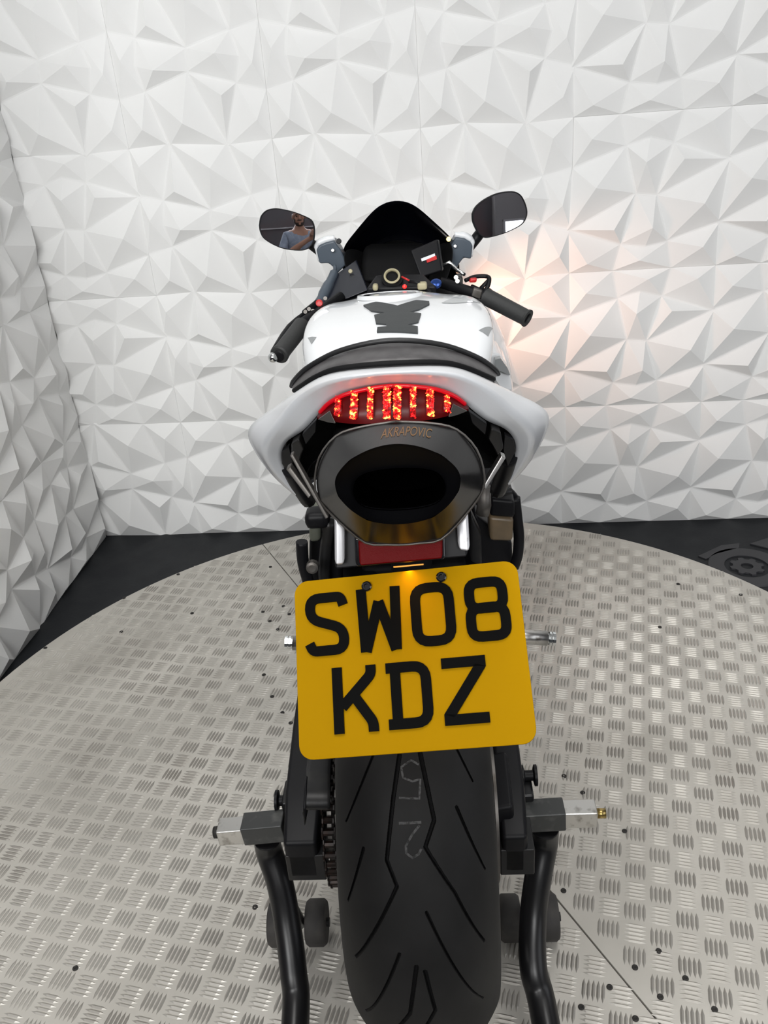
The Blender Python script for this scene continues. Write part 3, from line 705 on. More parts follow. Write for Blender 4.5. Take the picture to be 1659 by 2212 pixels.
# dark undertray that closes the tail behind the silencer
loft('undertray', [full([Vector((p.x*.99, p.y+.025, p.z)) for p in LI]), full([Vector((p.x*.97, .06+.2*(i > 6), p.z-.004)) for i, p in enumerate(LI)]), full([Vector((p.x*.6, .16, .88)) for p in LI])], M_BLACKM, bike, smooth=False)
ub = [Vector((XT+(q.x-XT)*.985, q.y+.045, q.z-.002)) for q in full(LI)]
uc = Vector((XT, .05, .95))
mesh('undertail_backing', ub+[uc], [(k, k+1, len(ub)) for k in range(len(ub)-1)]+[(len(ub)-1, 0, len(ub))], M_BLACKM, bike)
for s in (1, -1):
    sx = lambda P: [Vector((XT+s*(p.x-XT), p.y, p.z)) for p in P]
    prism('tail_bracket', sx([bp(1062, 926, -.085), bp(1082, 935, -.075), bp(1088, 968, -.06), bp(1075, 985, -.06), bp(1064, 962, -.075), bp(1055, 950, -.08)]), (0, 1, 0), .02, M_DGREY, bike, bevel=.002)
    prism('side_reflector', sx([bp(1090, 940, -.06), bp(1110, 950, -.045), bp(1114, 975, -.035), bp(1097, 1008, -.03), bp(1088, 975, -.05)]), (0, 1, 0), .012, M_BLACK, bike)
    tube('rear_strut', sx([bp(1100, 985, -.02), bp(1088, 1025, .0), bp(1075, 1060, .03)]), .010, M_BLACK, bike, n=10, curve=3)
    prism('undertail_panel', sx([bp(1012, 888, -.112), bp(1052, 917, -.09), bp(1048, 940, -.085), bp(1020, 915, -.10)]), (0, 1, 0), .01, M_BLACK, bike)
    hexa('side_stay', sx([bp(1083, 985, -.12), bp(1093, 990, -.12), bp(1050, 1058, -.135), bp(1043, 1052, -.135)])+[p+Vector((0, .012, 0)) for p in sx([bp(1083, 985, -.12), bp(1093, 990, -.12), bp(1050, 1058, -.135), bp(1043, 1052, -.135)])], M_STEEL if s > 0 else M_STEELD, bike, bevel=.001)
st = [bp(626, 985, -.12), bp(633, 982, -.12), bp(710, 1118, -.14), bp(703, 1122, -.14)]
hexa('side_stay', st+[p+Vector((0, .01, 0)) for p in st], M_STEELD, bike, bevel=.001)

# ---- silencer
def epx(x, y): return (650+x/3.95, 890+y/3.95)
OUT = [(840, 80), (1120, 97), (1330, 150), (1500, 320), (1567, 545), (1540, 690), (1400, 885), (1200, 1085), (1010, 1120), (840, 1135)]
INN = [(840, 255), (1030, 290), (1200, 365), (1330, 465), (1372, 560), (1350, 670), (1270, 800), (1130, 900), (990, 945), (840, 960)]
XE = bp(862.7, 1045, -.2).x
def eloop(P, y, k=1.0):
    ym = (255+960)/2
    yy = y if callable(y) else (lambda q: y)
    h = [bp(*epx(840+(p[0]-840)*k, ym+(p[1]-ym)*k), yy(p[1])) for p in P]
    h = [Vector((max(p.x-XE, 0), p.y, p.z)) for p in h]; h[0].x = 0; h[-1].x = 0
    return [Vector((XE+p.x, p.y, p.z)) for p in h]+[Vector((XE-p.x, p.y, p.z)) for p in reversed(h[1:-1])]
def oval(y, rx, rz, cx, cz, n=18):
    r = []
    for k in range(n):
        th = pi/2-2*pi*k/n; c, s_ = cos(th), sin(th); f = rx-rz*1.02       # stadium
        r.append(Vector((cx+(math.copysign(min(1, abs(c)*1.9), c)*f)+rz*c, y, cz+rz*s_*1.04)))
    return r
O0 = eloop(OUT, -.198); I0 = eloop(INN, lambda q: -.250+.022*(q-255)/705)
SH = Vector((0, .30, -.10))
sil = loft('silencer', [[p*.8+Vector((XE*.2, .05, .19))+SH for p in O0], [p.lerp(Vector((XE, p.y, .97)), .03)+SH*.5 for p in O0], O0], M_CARBON, bike, closed=True, sub=2)
sl = sil.data.attributes.new('crease_edge', 'FLOAT', 'EDGE')
for e in sil.data.edges:
    if min(e.vertices) >= 36: sl.data[e.index].value = 1
cap = loft('end_cap', [O0, [p.lerp(q, .06) for p, q in zip(O0, I0)], [p.lerp(q, .94) for p, q in zip(O0, I0)], I0], M_CARBON, sil, closed=True, sub=2)
ca = cap.data.attributes.new('crease_edge', 'FLOAT', 'EDGE')
for e in cap.data.edges:
    a, b_ = e.vertices
    if a % 18 == b_ % 18 and a % 18 in (2, 5, 7, 11, 13, 16): ca.data[e.index].value = .85
    elif a//18 == b_//18 and a//18 in (0, 3): ca.data[e.index].value = .9
cc = bp(862, 1050, -.21)
ov = oval(-.216, (bp(966, 1050, -.21).x-bp(764, 1050, -.21).x)/2, (bp(866, 1003, -.21).z-bp(866, 1100, -.21).z)/2, XE, (bp(866, 1003, -.21).z+bp(866, 1100, -.21).z)/2)
zt_, zb_ = I0[0].z, I0[9].z
ov = [Vector((q.x, -.240+.022*(zt_-q.z)/(zt_-zb_), q.z)) for q in ov]
I1 = [p.lerp(q, .10)+Vector((0, .004, 0)) for p, q in zip(I0, ov)]
out_ = [p+Vector((0, .012, 0)) for p in ov]
loft('end_face', [I0, I1, [p.lerp(q, .8)+Vector((0, .010, 0)) for p, q in zip(I0, ov)], out_], M_ENDCAP, sil, closed=True, sub=2)
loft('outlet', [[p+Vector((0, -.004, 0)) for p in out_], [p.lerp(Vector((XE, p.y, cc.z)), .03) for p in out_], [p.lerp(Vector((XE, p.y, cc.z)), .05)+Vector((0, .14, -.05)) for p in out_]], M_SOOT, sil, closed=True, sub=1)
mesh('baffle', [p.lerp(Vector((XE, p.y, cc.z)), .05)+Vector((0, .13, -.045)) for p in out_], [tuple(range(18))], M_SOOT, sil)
tube('edge_seam', O0+[O0[0]], .0011, M_STEELD, sil, curve=3, n=6)
def text(name, s, mt, parent, org, xa, ya, size, shear=0, ext=.0003, align='CENTER', width=None):
    cu = bpy.data.curves.new(name, 'FONT'); cu.body = s; cu.size = 1; cu.shear = shear; cu.align_x = align; cu.extrude = 0
    ob = bpy.data.objects.new(name, cu); C.objects.link(ob)
    dg = bpy.context.evaluated_depsgraph_get(); me = bpy.data.meshes.new_from_object(ob.evaluated_get(dg)); bpy.data.objects.remove(ob)
    xs = [v.co.x for v in me.vertices]; k = size if not width else width/(max(xs)-min(xs))
    xa = Vector(xa).normalized(); ya = Vector(ya).normalized(); na = xa.cross(ya)
    for v in me.vertices: v.co = Vector(org)+xa*(v.co.x*k)+ya*(v.co.y*size)+na*ext
    return link(name, me, mt, parent)
bpy.context.view_layer.update()
CB = None
def letter_band():
    # lettering wrapped onto the upper facet of the end cap
    cu = bpy.data.curves.new('maker_lettering', 'FONT'); cu.body = 'AKRAPOVIC'; cu.size = 1; cu.shear = .3
    ob = bpy.data.objects.new('maker_lettering', cu); C.objects.link(ob)
    dg = bpy.context.evaluated_depsgraph_get(); me = bpy.data.meshes.new_from_object(ob.evaluated_get(dg)); bpy.data.objects.remove(ob)
    cb = bvh_of(cap); xs = [v.co.x for v in me.vertices]; ys = [v.co.y for v in me.vertices]; x0, x1, y0, y1 = min(xs), max(xs), min(ys), max(ys)
    o = tob(CAM)
    for v in me.vertices:
        u, w_ = (v.co.x-x0)/(x1-x0), (v.co.y-y0)/(y1-y0)
        r = pray(822+112*u, 943-1.0*u-20*w_+5*(2*u-1)**2-6*(u*(1-u))); d = Vector((r.dot(BX), r.dot(BY), r.z)).normalized()
        h = cb.ray_cast(o, d)
        v.co = h[0]-d*.0008 if h[0] is not None else o+d*.8
    link('maker_lettering', me, M_GOLD, sil)

# ---- plate hanger, reflector and number plate
hang = hexa('plate_hanger', [bp(722, 1232, -.16), bp(1012, 1205, -.16), bp(1000, 1120, -.14), bp(735, 1130, -.14)]+[p+Vector((0, .03, .01)) for p in [bp(722, 1232, -.16), bp(1012, 1205, -.16), bp(1000, 1120, -.14), bp(735, 1130, -.14)]], M_BLACK, bike, bevel=.003)
rq = [bp(777, 1219, -.172), bp(956, 1203, -.172), bp(956, 1155, -.160), bp(774, 1165, -.160)]
hexa('reflector', [p+Vector((0, -.004, 0)) for p in rq]+[p+Vector((0, .012, .004)) for p in rq], M_REFL, hang, bevel=.002)
fr = [bp(768, 1227, -.170), bp(963, 1210, -.170), bp(962, 1150, -.158), bp(765, 1160, -.158)]
hexa('reflector_frame', fr+[p+Vector((0, .02, .006)) for p in fr], M_BLACKG, hang, bevel=.003)
u = [bp(723, 1224, -.168), bp(745, 1220, -.168), bp(745, 1140, -.152), bp(722, 1118, -.150)]
upr = hexa('alloy_upright', u+[p+Vector((0, .025, .01)) for p in u], M_ALUW, hang, bevel=.003)
u = [bp(990, 1190, -.168), bp(1016, 1194, -.168), bp(1011, 1106, -.150), bp(986, 1135, -.154)]
hexa('alloy_upright', u+[p+Vector((0, .025, .01)) for p in u], M_ALUW, hang, bevel=.003)
lw = [bp(850, 1225, -.178), bp(915, 1219, -.178)]
lampbar = tube('lamp_window', lw, .0008, M_AMBER, hang, n=8)
ld = bpy.data.lights.new('plate_light', 'AREA'); ld.energy = .040; ld.color = (1, .50, .10); ld.size = .12; ld.size_y = .006; ld.shape = 'RECTANGLE'
lo_ = bpy.data.objects.new('plate_light', ld); C.objects.link(lo_); lo_.parent = hang
lo_.location = (lw[0]+lw[1])/2+Vector((0, -.026, .004)); lo_.rotation_euler = Vector((0, -.35, -.93)).to_track_quat('-Z', 'X').to_euler()

def Rm(a, b, c): return Matrix.Rotation(a, 3, 'Z') @ Matrix.Rotation(b, 3, 'X') @ Matrix.Rotation(c, 3, 'Y')
PR = Rm(radians(-7.24), radians(-45.35), radians(-7.07)); PC = Vector((.009, -.236, .806))
def pl(x, z, y=0): return PC+PR @ Vector((x, y, z))
def rrect(w, h, r, n=6):
    o = []
    for (cx, cy, a0) in ((w/2-r, h/2-r, 0), (-w/2+r, h/2-r, pi/2), (-w/2+r, -h/2+r, pi), (w/2-r, -h/2+r, 3*pi/2)):
        for k in range(n+1): a = a0+pi/2*k/n; o.append((cx+r*cos(a), cy+r*sin(a)))
    return o
plate = prism('number_plate', [pl(x, z) for x, z in rrect(.229, .178, .014)], PR @ Vector((0, 1, 0)), .0032, M_PLATE, bike, bevel=.0006)
def stroke(polys, w, org):
    """polylines of a glyph in mm -> raised strokes on the plate"""
    vs, fs = [], []
    for si, (poly, closed) in enumerate(polys):
        P = [Vector((p[0], p[1], 0)) for p in poly]; n = len(P); L = []
        for i in range(n):
            a = P[(i-1) % n] if (closed or i > 0) else None; b = P[(i+1) % n] if (closed or i < n-1) else None
            d1 = (P[i]-a).normalized() if a else None; d2 = (b-P[i]).normalized() if b else None
            if d1 is None: d1 = d2
            if d2 is None: d2 = d1
            n1 = Vector((-d1.y, d1.x, 0)); n2 = Vector((-d2.y, d2.x, 0)); nn = (n1+n2)
            nn = n1 if nn.length < 1e-4 else nn.normalized()
            k = 1/max(.45, nn.dot(n1)); L.append((P[i]+nn*(w/2*k), P[i]-nn*(w/2*k)))
        b0 = len(vs)
        for (l, r) in L:
            for y in (-.0022-.00012*si, .0): 
                for q in (l, r): vs.append(pl((org[0]+q.x)/1000, (org[1]+q.y)/1000, y))
        m_ = n if closed else n-1
        for i in range(m_):
            j = (i+1) % n; A, B = b0+4*i, b0+4*j
            fs += [(A, A+1, B+1, B), (A, B, B+2, A+2), (A+1, A+3, B+3, B+1)]
        if not closed:
            fs += [(b0, b0+2, b0+3, b0+1), (b0+4*(n-1), b0+4*(n-1)+1, b0+4*(n-1)+3, b0+4*(n-1)+2)]
    return vs, fs
def rnd(pts, r, closed=False, n=5):
    out = []; N = len(pts)
    for i, p in enumerate(pts):
        if not closed and i in (0, N-1): out.append(p); continue
        a = Vector(pts[(i-1) % N]); b = Vector(p); c = Vector(pts[(i+1) % N])
        d1 = (a-b); d2 = (c-b); rr = min(r, d1.length*.49, d2.length*.49); s0 = b+d1.normalized()*rr; e0_ = b+d2.normalized()*rr
        for k in range(n+1):
            t = k/n; q = s0*(1-t)**2+b*2*t*(1-t)+e0_*t*t; out.append((q.x, q.y))
    return out
GL = {
 'S': [(rnd([(39.5, 50), (37, 59), (5, 59), (5, 38), (39, 26), (39, 5), (7, 5), (3.5, 13)], 11), False)],
 'W': [([(4.5, 64), (6.5, 0)], False), ([(7, 0), (22, 50)], False), ([(22, 50), (37, 0)], False), ([(37.5, 0), (39.5, 64)], False)],
 '0': [(rnd([(5, 5), (39, 5), (39, 59), (5, 59)], 13, True), True)],
 '8': [(rnd([(5, 5), (39, 5), (39, 33.5), (5, 33.5)], 10, True), True), (rnd([(5.5, 33), (38.5, 33), (38.5, 59), (5.5, 59)], 10, True), True)],
 'K': [([(5, 0), (5, 64)], False), (rnd([(39, 64), (39, 55), (9, 25)], 6), False), (rnd([(20, 37), (39, 9), (39, 0)], 6), False)],
 'D': [(rnd([(0, 59), (39, 59), (39, 5), (0, 5)], 13), False), ([(9, 5), (9, 59)], False)],
 'Z': [([(1, 59), (39, 59), (39, 55), (5, 9), (5, 5), (43, 5)], False)]}
for ch, x0, y0 in (('S', 11, 0), ('W', 65, 0), ('0', 119, 0), ('8', 173, 0), ('K', 36, 1), ('D', 90, 1), ('Z', 144, 1)):
    v, f = stroke(GL[ch], 10, (-114.5+x0, 89-15-64 if y0 == 0 else 89-92-64))
    mesh('plate_character', v, f, M_CHAR, plate)
for bx_, bz_ in ((-.0385, .0765), (.038, .0785)):
    c = pl(bx_, bz_, -.0004)
    bo = lathe('plate_bolt', [(0, .0052), (.0025, .0052), (.0035, .004), (.0035, .0026), (.0015, .0022)], c, PR @ Vector((0, -1, 0)), M_BLACKG, plate, n=18)

# ---- tank
def tsec(y, zt, xw, zw, xb, zb):
    xw *= 1.045; xb *= 1.03
    return [Vector(p) for p in ((0, y, zt), (.35*xw, y, zt-.003), (.62*xw, y, zt-.014), (.85*xw, y, zt-.42*(zt-zw)), (xw, y, zw), (.985*xw, y, zw-.028), (xb+.012, y, (zw+zb)/2-.01), (xb, y, zb))]
XK = -.006
TS = [tsec(.31, .862, .085, .83, .08, .76), tsec(.36, .890, .108, .85, .095, .75), tsec(.44, .925, .142, .880, .115, .74), tsec(.52, .946, .163, .915, .125, .74), tsec(.62, .959, .166, .928, .13, .74), tsec(.72, .953, .158, .922, .13, .75), tsec(.79, .938, .138, .905, .12, .76), tsec(.82, .90, .11, .87, .10, .77)]
tank = loft('fuel_tank', [full(t, XK) for t in TS], M_WHITE, bike, sub=2)
bpy.context.view_layer.update()
letter_later = True
def bvh_of(o):
    dg = bpy.context.evaluated_depsgraph_get(); ev = o.evaluated_get(dg); me = ev.to_mesh()
    b = BVHTree.FromPolygons([v.co.copy() for v in me.vertices], [tuple(p.vertices) for p in me.polygons]); ev.to_mesh_clear(); return b
TB = bvh_of(tank)
letter_band()
def decal(name, poly, mt, parent, bvh, lift=.0008, th=0.0, dirv=(0, 0, -1), sub=3):
    """flat outline (x, y in the bike frame) laid down onto a body panel"""
    bm = bmesh.new(); f = bm.faces.new([bm.verts.new((p[0], p[1], 1.2)) for p in poly])
    bmesh.ops.triangulate(bm, faces=[f])
    for _ in range(sub):
        bmesh.ops.subdivide_edges(bm, edges=[e for e in bm.edges if e.calc_length() > .012], cuts=1); bmesh.ops.triangulate(bm, faces=bm.faces[:])
    ok = True
    for v in bm.verts:
        h = bvh.ray_cast(Vector((v.co.x, v.co.y, 1.2)), Vector(dirv))
        if h[0] is None: h = bvh.find_nearest(Vector((v.co.x, v.co.y, .93)))
        v.co = h[0]+(h[1] if h[1].z > 0 else -h[1])*(lift+th)
    if th:
        bmesh.ops.recalc_face_normals(bm, faces=bm.faces)
        r = bmesh.ops.extrude_face_region(bm, geom=bm.faces[:])
        for v in [g for g in r['geom'] if isinstance(g, bmesh.types.BMVert)]:
            h = bvh.find_nearest(v.co); v.co = h[0]
    bmesh.ops.recalc_face_normals(bm, faces=bm.faces)
    me = bpy.data.meshes.new(name); bm.to_mesh(me); bm.free()
    return link(name, me, mt, parent)
def onto(px, py, bvh=TB):
    """where a body panel lies under a photograph pixel, as plan coordinates"""
    o = tob(CAM); r = pray(px, py); d = Vector((r.dot(BX), r.dot(BY), r.z)).normalized()
    h = bvh.ray_cast(o, d)
    return (h[0].x, h[0].y) if h[0] is not None else None
def dec(name, px, mt, parent, bvh, **k):
    P = [onto(x, y, bvh) for x, y in px]; P = [p for p in P if p]
    if len(P) > 2: return decal(name, P, mt, parent, bvh, **k)
sc = 4.1475
# rubber tank pad: three stacked shields
PADPX = [(1060, 1130), (1170, 1100), (1290, 1118), (1365, 1135), (1440, 1110), (1530, 1085), (1645, 1095), (1648, 1120), (1560, 1165), (1470, 1192), (1575, 1203), (1550, 1280), (1455, 1305), (1545, 1320), (1545, 1378), (1180, 1368), (1185, 1328), (1275, 1318), (1262, 1300), (1172, 1292), (1155, 1218), (1250, 1198), (1130, 1180)]
pad = dec('tank_pad', [(530+x/sc, 390+y/sc) for x, y in PADPX], M_PAD, tank, TB, th=.0025)
for q in ([(1310, 1135), (1330, 1133), (1368, 1180), (1362, 1188)], [(1310, 1212), (1330, 1230), (1358, 1275), (1395, 1215), (1410, 1220), (1362, 1295), (1350, 1290)], [(1310, 1320), (1350, 1350), (1400, 1322), (1405, 1345), (1310, 1345)]):
    dec('pad_rib', [(530+x/sc, 390+y/sc) for x, y in q], M_BLACK, tank, TB, lift=.0030)
dec('tank_stripe', [(530+x/sc, 390+y/sc) for x, y in [(640, 1165), (800, 1075), (960, 1135), (800, 1140)]], M_GREYL, tank, TB)
dec('tank_stripe', [(830+x/sc, 390+y/sc) for x, y in [(510, 1100), (640, 1045), (700, 1062), (880, 1112), (700, 1098)]], M_GREYL, tank, TB)
dec('tank_stripe', [(530+x/sc, 390+y/sc) for x, y in [(560, 1410), (640, 1405), (595, 1470)]], M_GREYD, tank, TB)
dec('tank_stripe', [(830+x/sc, 390+y/sc) for x, y in [(845, 1345), (970, 1330), (930, 1400)]], M_GREYD, tank, TB)
# filler cap
fc = bp(842, 634, .705); fz = .9475
fcap = lathe('filler_cap', [(0, .058), (.004, .058), (.006, .050), (.003, .046), (.003, .01)], (fc.x, .705, fz-.002), (0, .16, 1), M_BLACKG, tank, n=40)
lathe('filler_ring', [(0, .064), (.007, .062), (.008, .057), (.004, .054)], (fc.x, .705, fz-.003), (0, .16, 1), M_WHITE, tank, n=40, caps=False)
# rider seat, low and hidden behind the pillion pad
loft('rider_seat', [full([Vector((x, y, z)) for x, z in ((0, z0), (.06*k, z0), (.11*k, z0-.015), (.12*k, z0-.05))]) for y, z0, k in ((.02, .93, 1), (.2, .86, 1.05), (.33, .85, .8))], M_SEATD, bike, sub=2)

# ---- steering: yokes, key, bars
SC_ = Vector((XK, .81, .925))
yoke = hexa('top_yoke', [bp(790, 622, .80), bp(945, 618, .80), bp(915, 590, .86), bp(812, 592, .86)]+[p+Vector((0, .01, -.03)) for p in [bp(790, 622, .80), bp(945, 618, .80), bp(915, 590, .86), bp(812, 592, .86)]], M_BLACK, bike, bevel=.006)
kp = bp(847, 599, .815)
lathe('steering_nut_ring', [(0, .0135), (.004, .0165), (.006, .0165), (.008, .0135), (.006, .012), (.002, .012)], kp, (0, -.75, .66), M_CREAM, yoke, n=32, caps=False)
lathe('ignition', [(-.01, .022), (0, .022), (.001, .012), (.004, .010)], kp-Vector((0, -.004, .001)), (0, -.75, .66), M_BLACKM, yoke, n=24)
for q in ((811, 620, .79, 9, 6), (912, 617, .79, 16, 7)):
    c = bp(q[0], q[1], q[2]); box('cable_sleeve', c, (q[3]*.0012, .02, q[4]*.0020), M_CREAM, yoke, bevel=.004)
lathe('warning_lamp', [(0, .0045), (.004, .0035), (.005, .001)], bp(874, 619, .785), (0, -1, .4), mat('red_lamp', (.8, .02, .02), .3, emit=(1, .03, .02), estr=1.2), yoke, n=12)
tube('fuse_wire', [bp(868, 598, .80), bp(878, 603, .79), bp(884, 606, .79)], .002, M_RED, yoke, n=6)
tube('cable', [bp(884, 607, .80), bp(900, 610, .79), bp(918, 620, .79), bp(930, 632, .79)], .004, M_BLACK, yoke, curve=4, n=8)
lathe('adjuster', [(0, .011), (.006, .011), (.008, .006)], bp(942, 615, .82), (0, -.5, .8), M_BLUE, yoke, n=14)
for x in (-.10, .095): tube('fork_leg', [Vector((x, .845, .885)), Vector((x, 1.02, .42)), Vector((x, 1.17, .30))], [.025, .027, .03], M_DGREY, bike, n=16)
# left bar, nearer because the steering is turned left
gl0, gl1 = bp(657, 697, .78), bp(602, 768, .66)
dl = (gl1-gl0).normalized()
lb = tube('handlebar', [bp(738, 640, .86), gl0-dl*.005, gl1+dl*.004], .011, M_BLACK, bike, n=14)
grip = lathe('grip', [(0, .0155), (.003, .0175), (.10, .0165), (.108, .0175), (.118, .0185), (.121, .016)], gl0+dl*((gl1-gl0).length-.121), dl, M_RUBBER, lb, n=24)
tube('lever', [bp(672, 668, .83), bp(625, 705, .77), gl1+Vector((-.012, .018, .004))], .0055, M_BLACK, lb, n=8, curve=3)
bx0 = bp(590, 772, .655)
me_ = bpy.data.meshes.new('lever_ball'); bm = bmesh.new(); bmesh.ops.create_uvsphere(bm, u_segments=16, v_segments=10, radius=.0098); bmesh.ops.translate(bm, verts=bm.verts, vec=bx0); bm.to_mesh(me_); bm.free()
link('lever_ball', me_, M_CHROME, lb, smooth=True)
sw = hexa('switch_block', [bp(655, 684, .80), bp(690, 660, .82), bp(684, 645, .82), bp(650, 672, .80)]+[p+Vector((.0, .03, -.01)) for p in [bp(655, 684, .80), bp(690, 660, .82), bp(684, 645, .82), bp(650, 672, .80)]], M_BLACK, lb, bevel=.004)
lathe('horn_button', [(0, .0075), (.005, .007), (.006, .003)], bp(690, 655, .81), (0, -1, .4), M_RED, lb, n=14)
for q in ((660, 674), (668, 668), (676, 672), (703, 645)): lathe('switch', [(0, .0045), (.004, .004)], bp(q[0], q[1], .805), (0, -1, .4), M_STEELD, lb, n=10)
# right bar
gr0, gr1 = bp(1050, 641, .86), bp(1140, 688, .80)
dr = (gr1-gr0).normalized()
rb = tube('handlebar', [bp(950, 610, .87), gr0-dr*.002, gr1-dr*.004], .011, M_BLACK, bike, n=14)
lathe('grip', [(0, .019), (.006, .0175), (.10, .0165), (gr1-gr0).length and ((gr1-gr0).length-.004, .018), ((gr1-gr0).length, .0185), ((gr1-gr0).length, .011), ((gr1-gr0).length-.01, .010)], gr0, dr, M_RUBBER, rb, n=24)
sb = hexa('switch_block', [bp(1012, 642, .86), bp(1045, 655, .85), bp(1052, 628, .86), bp(1018, 612, .87)]+[p+Vector((.0, .03, -.01)) for p in [bp(1012, 642, .86), bp(1045, 655, .85), bp(1052, 628, .86), bp(1018, 612, .87)]], M_BLACK, rb, bevel=.004)
hexa('throttle_housing', [bp(1018, 640, .85), bp(1038, 648, .85), bp(1043, 628, .85), bp(1023, 622, .85)]+[p+Vector((.0, .012, 0)) for p in [bp(1018, 640, .85), bp(1038, 648, .85), bp(1043, 628, .85), bp(1023, 622, .85)]], M_STEELD, rb, bevel=.003)
hexa('kill_switch', [bp(1013, 611, .86), bp(1029, 611, .86), bp(1031, 601, .86), bp(1016, 602, .86)]+[p+Vector((.0, .012, 0)) for p in [bp(1013, 611, .86), bp(1029, 611, .86), bp(1031, 601, .86), bp(1016, 602, .86)]], M_RED, rb, bevel=.003)
tube('brake_hose', [bp(1005, 606, .87), bp(1025, 598, .88), bp(1050, 597, .88), bp(1057, 603, .87), bp(1054, 618, .86), bp(1045, 632, .86)], .0045, M_BLACK, rb, curve=5, n=8)
tube('brake_lever_bracket', [bp(1056, 606, .87), bp(1040, 621, .87), bp(1052, 640, .87)], .005, M_BLACK, rb, n=8)
mcx = hexa('master_cylinder', [bp(978, 628, .88), bp(1000, 632, .87), bp(1000, 598, .88), bp(985, 596, .88)]+[p+Vector((.0, .03, 0)) for p in [bp(978, 628, .88), bp(1000, 632, .87), bp(1000, 598, .88), bp(985, 596, .88)]], M_DGREY, rb, bevel=.004)
for q in ((988, 608), (983, 622), (997, 621), (985, 600)): lathe('clamp_bolt', [(0, .005), (.005, .0045)], bp(q[0], q[1], .868), (0, -1, .4), M_STEEL, rb, n=10)
tube('brake_line', [bp(946, 578, .93), bp(971, 567, .93), bp(988, 583, .92), bp(1003, 593, .90)], .0038, M_CHROME, rb, n=8)
# instrument pod and alarm box on the right of the cockpit
dash = hexa('instrument_pod', [bp(775, 612, .98), bp(930, 605, .98), bp(925, 528, 1.06), bp(785, 530, 1.06)]+[p+Vector((0, .08, -.01)) for p in [bp(775, 612, .98), bp(930, 605, .98), bp(925, 528, 1.06), bp(785, 530, 1.06)]], M_BLACKM, bike, bevel=.015)
abq = [bp(886, 541, .915), bp(946, 516, .93), bp(956, 585, .905), bp(908, 600, .89)]
ab = hexa('tracker_box', abq+[p+Vector((.004, .03, -.006)) for p in abq], M_BLACK, bike, bevel=.004)
def on_box(u, v, lift=.0012):
    p = abq[0].lerp(abq[1], u).lerp(abq[3].lerp(abq[2], u), v); nn = (abq[1]-abq[0]).cross(abq[3]-abq[0]).normalized(); nn = nn if nn.y < 0 else -nn; return p+nn*lift, nn
for nm, u0, u1, v0, v1, mt in (('label_white', .26, .80, .40, .50, M_WHITE), ('label_red', .44, .84, .48, .60, M_RED)):
    q = [on_box(u, v)[0] for u, v in ((u0, v0), (u1, v0), (u1, v1), (u0, v1))]
    prism(nm, q, on_box(.5, .5)[1], .0006, mt, ab, bevel=0)

# ---- screen, nose and fairing
def scr(P): return half(P, XK)
E1 = scr([(861, 427, .99), (890, 434, .99), (924, 463, 1.0), (955, 492, 1.01), (978, 514, 1.02)])
E2 = [Vector((p.x*1.16, p.y+.12, p.z-.05)) for p in E1]
E3 = [Vector((p.x*1.25, p.y+.27, p.z-.15)) for p in E1]
E4 = [Vector((p.x*.9, p.y+.40, p.z-.26+(.03 if i > 2 else 0))) for i, p in enumerate(E1)]
screen = loft('windscreen', [full(E1, XK), full(E2, XK), full(E3, XK)], M_SCREEN, bike, sub=2, solid=.003)
N0 = [E3[i] for i in range(5)]
def nose_sec(y, zt, w1, z1, w2, z2): return [Vector((0, y, zt)), Vector((w1*.6, y, zt-.005)), Vector((w1, y, z1)), Vector((w2, y, (z1+z2)/2)), Vector((w2*.9, y, z2))]
nose = loft('nose_cowl', [full([Vector((p.x*1.0, p.y, p.z-.002)) for p in E3], XK), full([Vector((0, 1.36, .84)), Vector((.07, 1.36, .838)), Vector((.12, 1.35, .825)), Vector((.15, 1.33, .80)), Vector((.17, 1.30, .76))], XK), full([Vector((0, 1.46, .74)), Vector((.05, 1.46, .74)), Vector((.09, 1.45, .735)), Vector((.12, 1.42, .72)), Vector((.14, 1.38, .69))], XK), full([Vector((0, 1.44, .64)), Vector((.04, 1.44, .64)), Vector((.07, 1.43, .64)), Vector((.09, 1.41, .64)), Vector((.10, 1.38, .64))], XK)], [M_WHITE, M_BLACKM], bike, sub=2, solid=.003)
loft('nose_liner', [full([Vector((q.x*.98, q.y, q.z-.012)) for q in [a_.lerp(b_, .45) for a_, b_ in zip(E3, E2)]], XK), full([Vector((0, 1.34, .82)), Vector((.065, 1.34, .818)), Vector((.115, 1.33, .805)), Vector((.142, 1.31, .78)), Vector((.16, 1.28, .74))], XK), full([Vector((0, 1.36, .68)), Vector((.05, 1.36, .68)), Vector((.09, 1.35, .675)), Vector((.11, 1.33, .66)), Vector((.13, 1.30, .63))], XK)], M_BLACKM, nose, sub=2)
loft('cockpit_tray', [full([Vector((p.x*.98, p.y, p.z-.012)) for p in E3], XK), full([Vector((.13*t, .98, .90-.02*t)) for t in (0, .5, .8, 1, 1.2)], XK), full([Vector((.15*t, .88, .86)) for t in (0, .5, .8, 1, 1.2)], XK)], M_BLACKM, bike, sub=1)
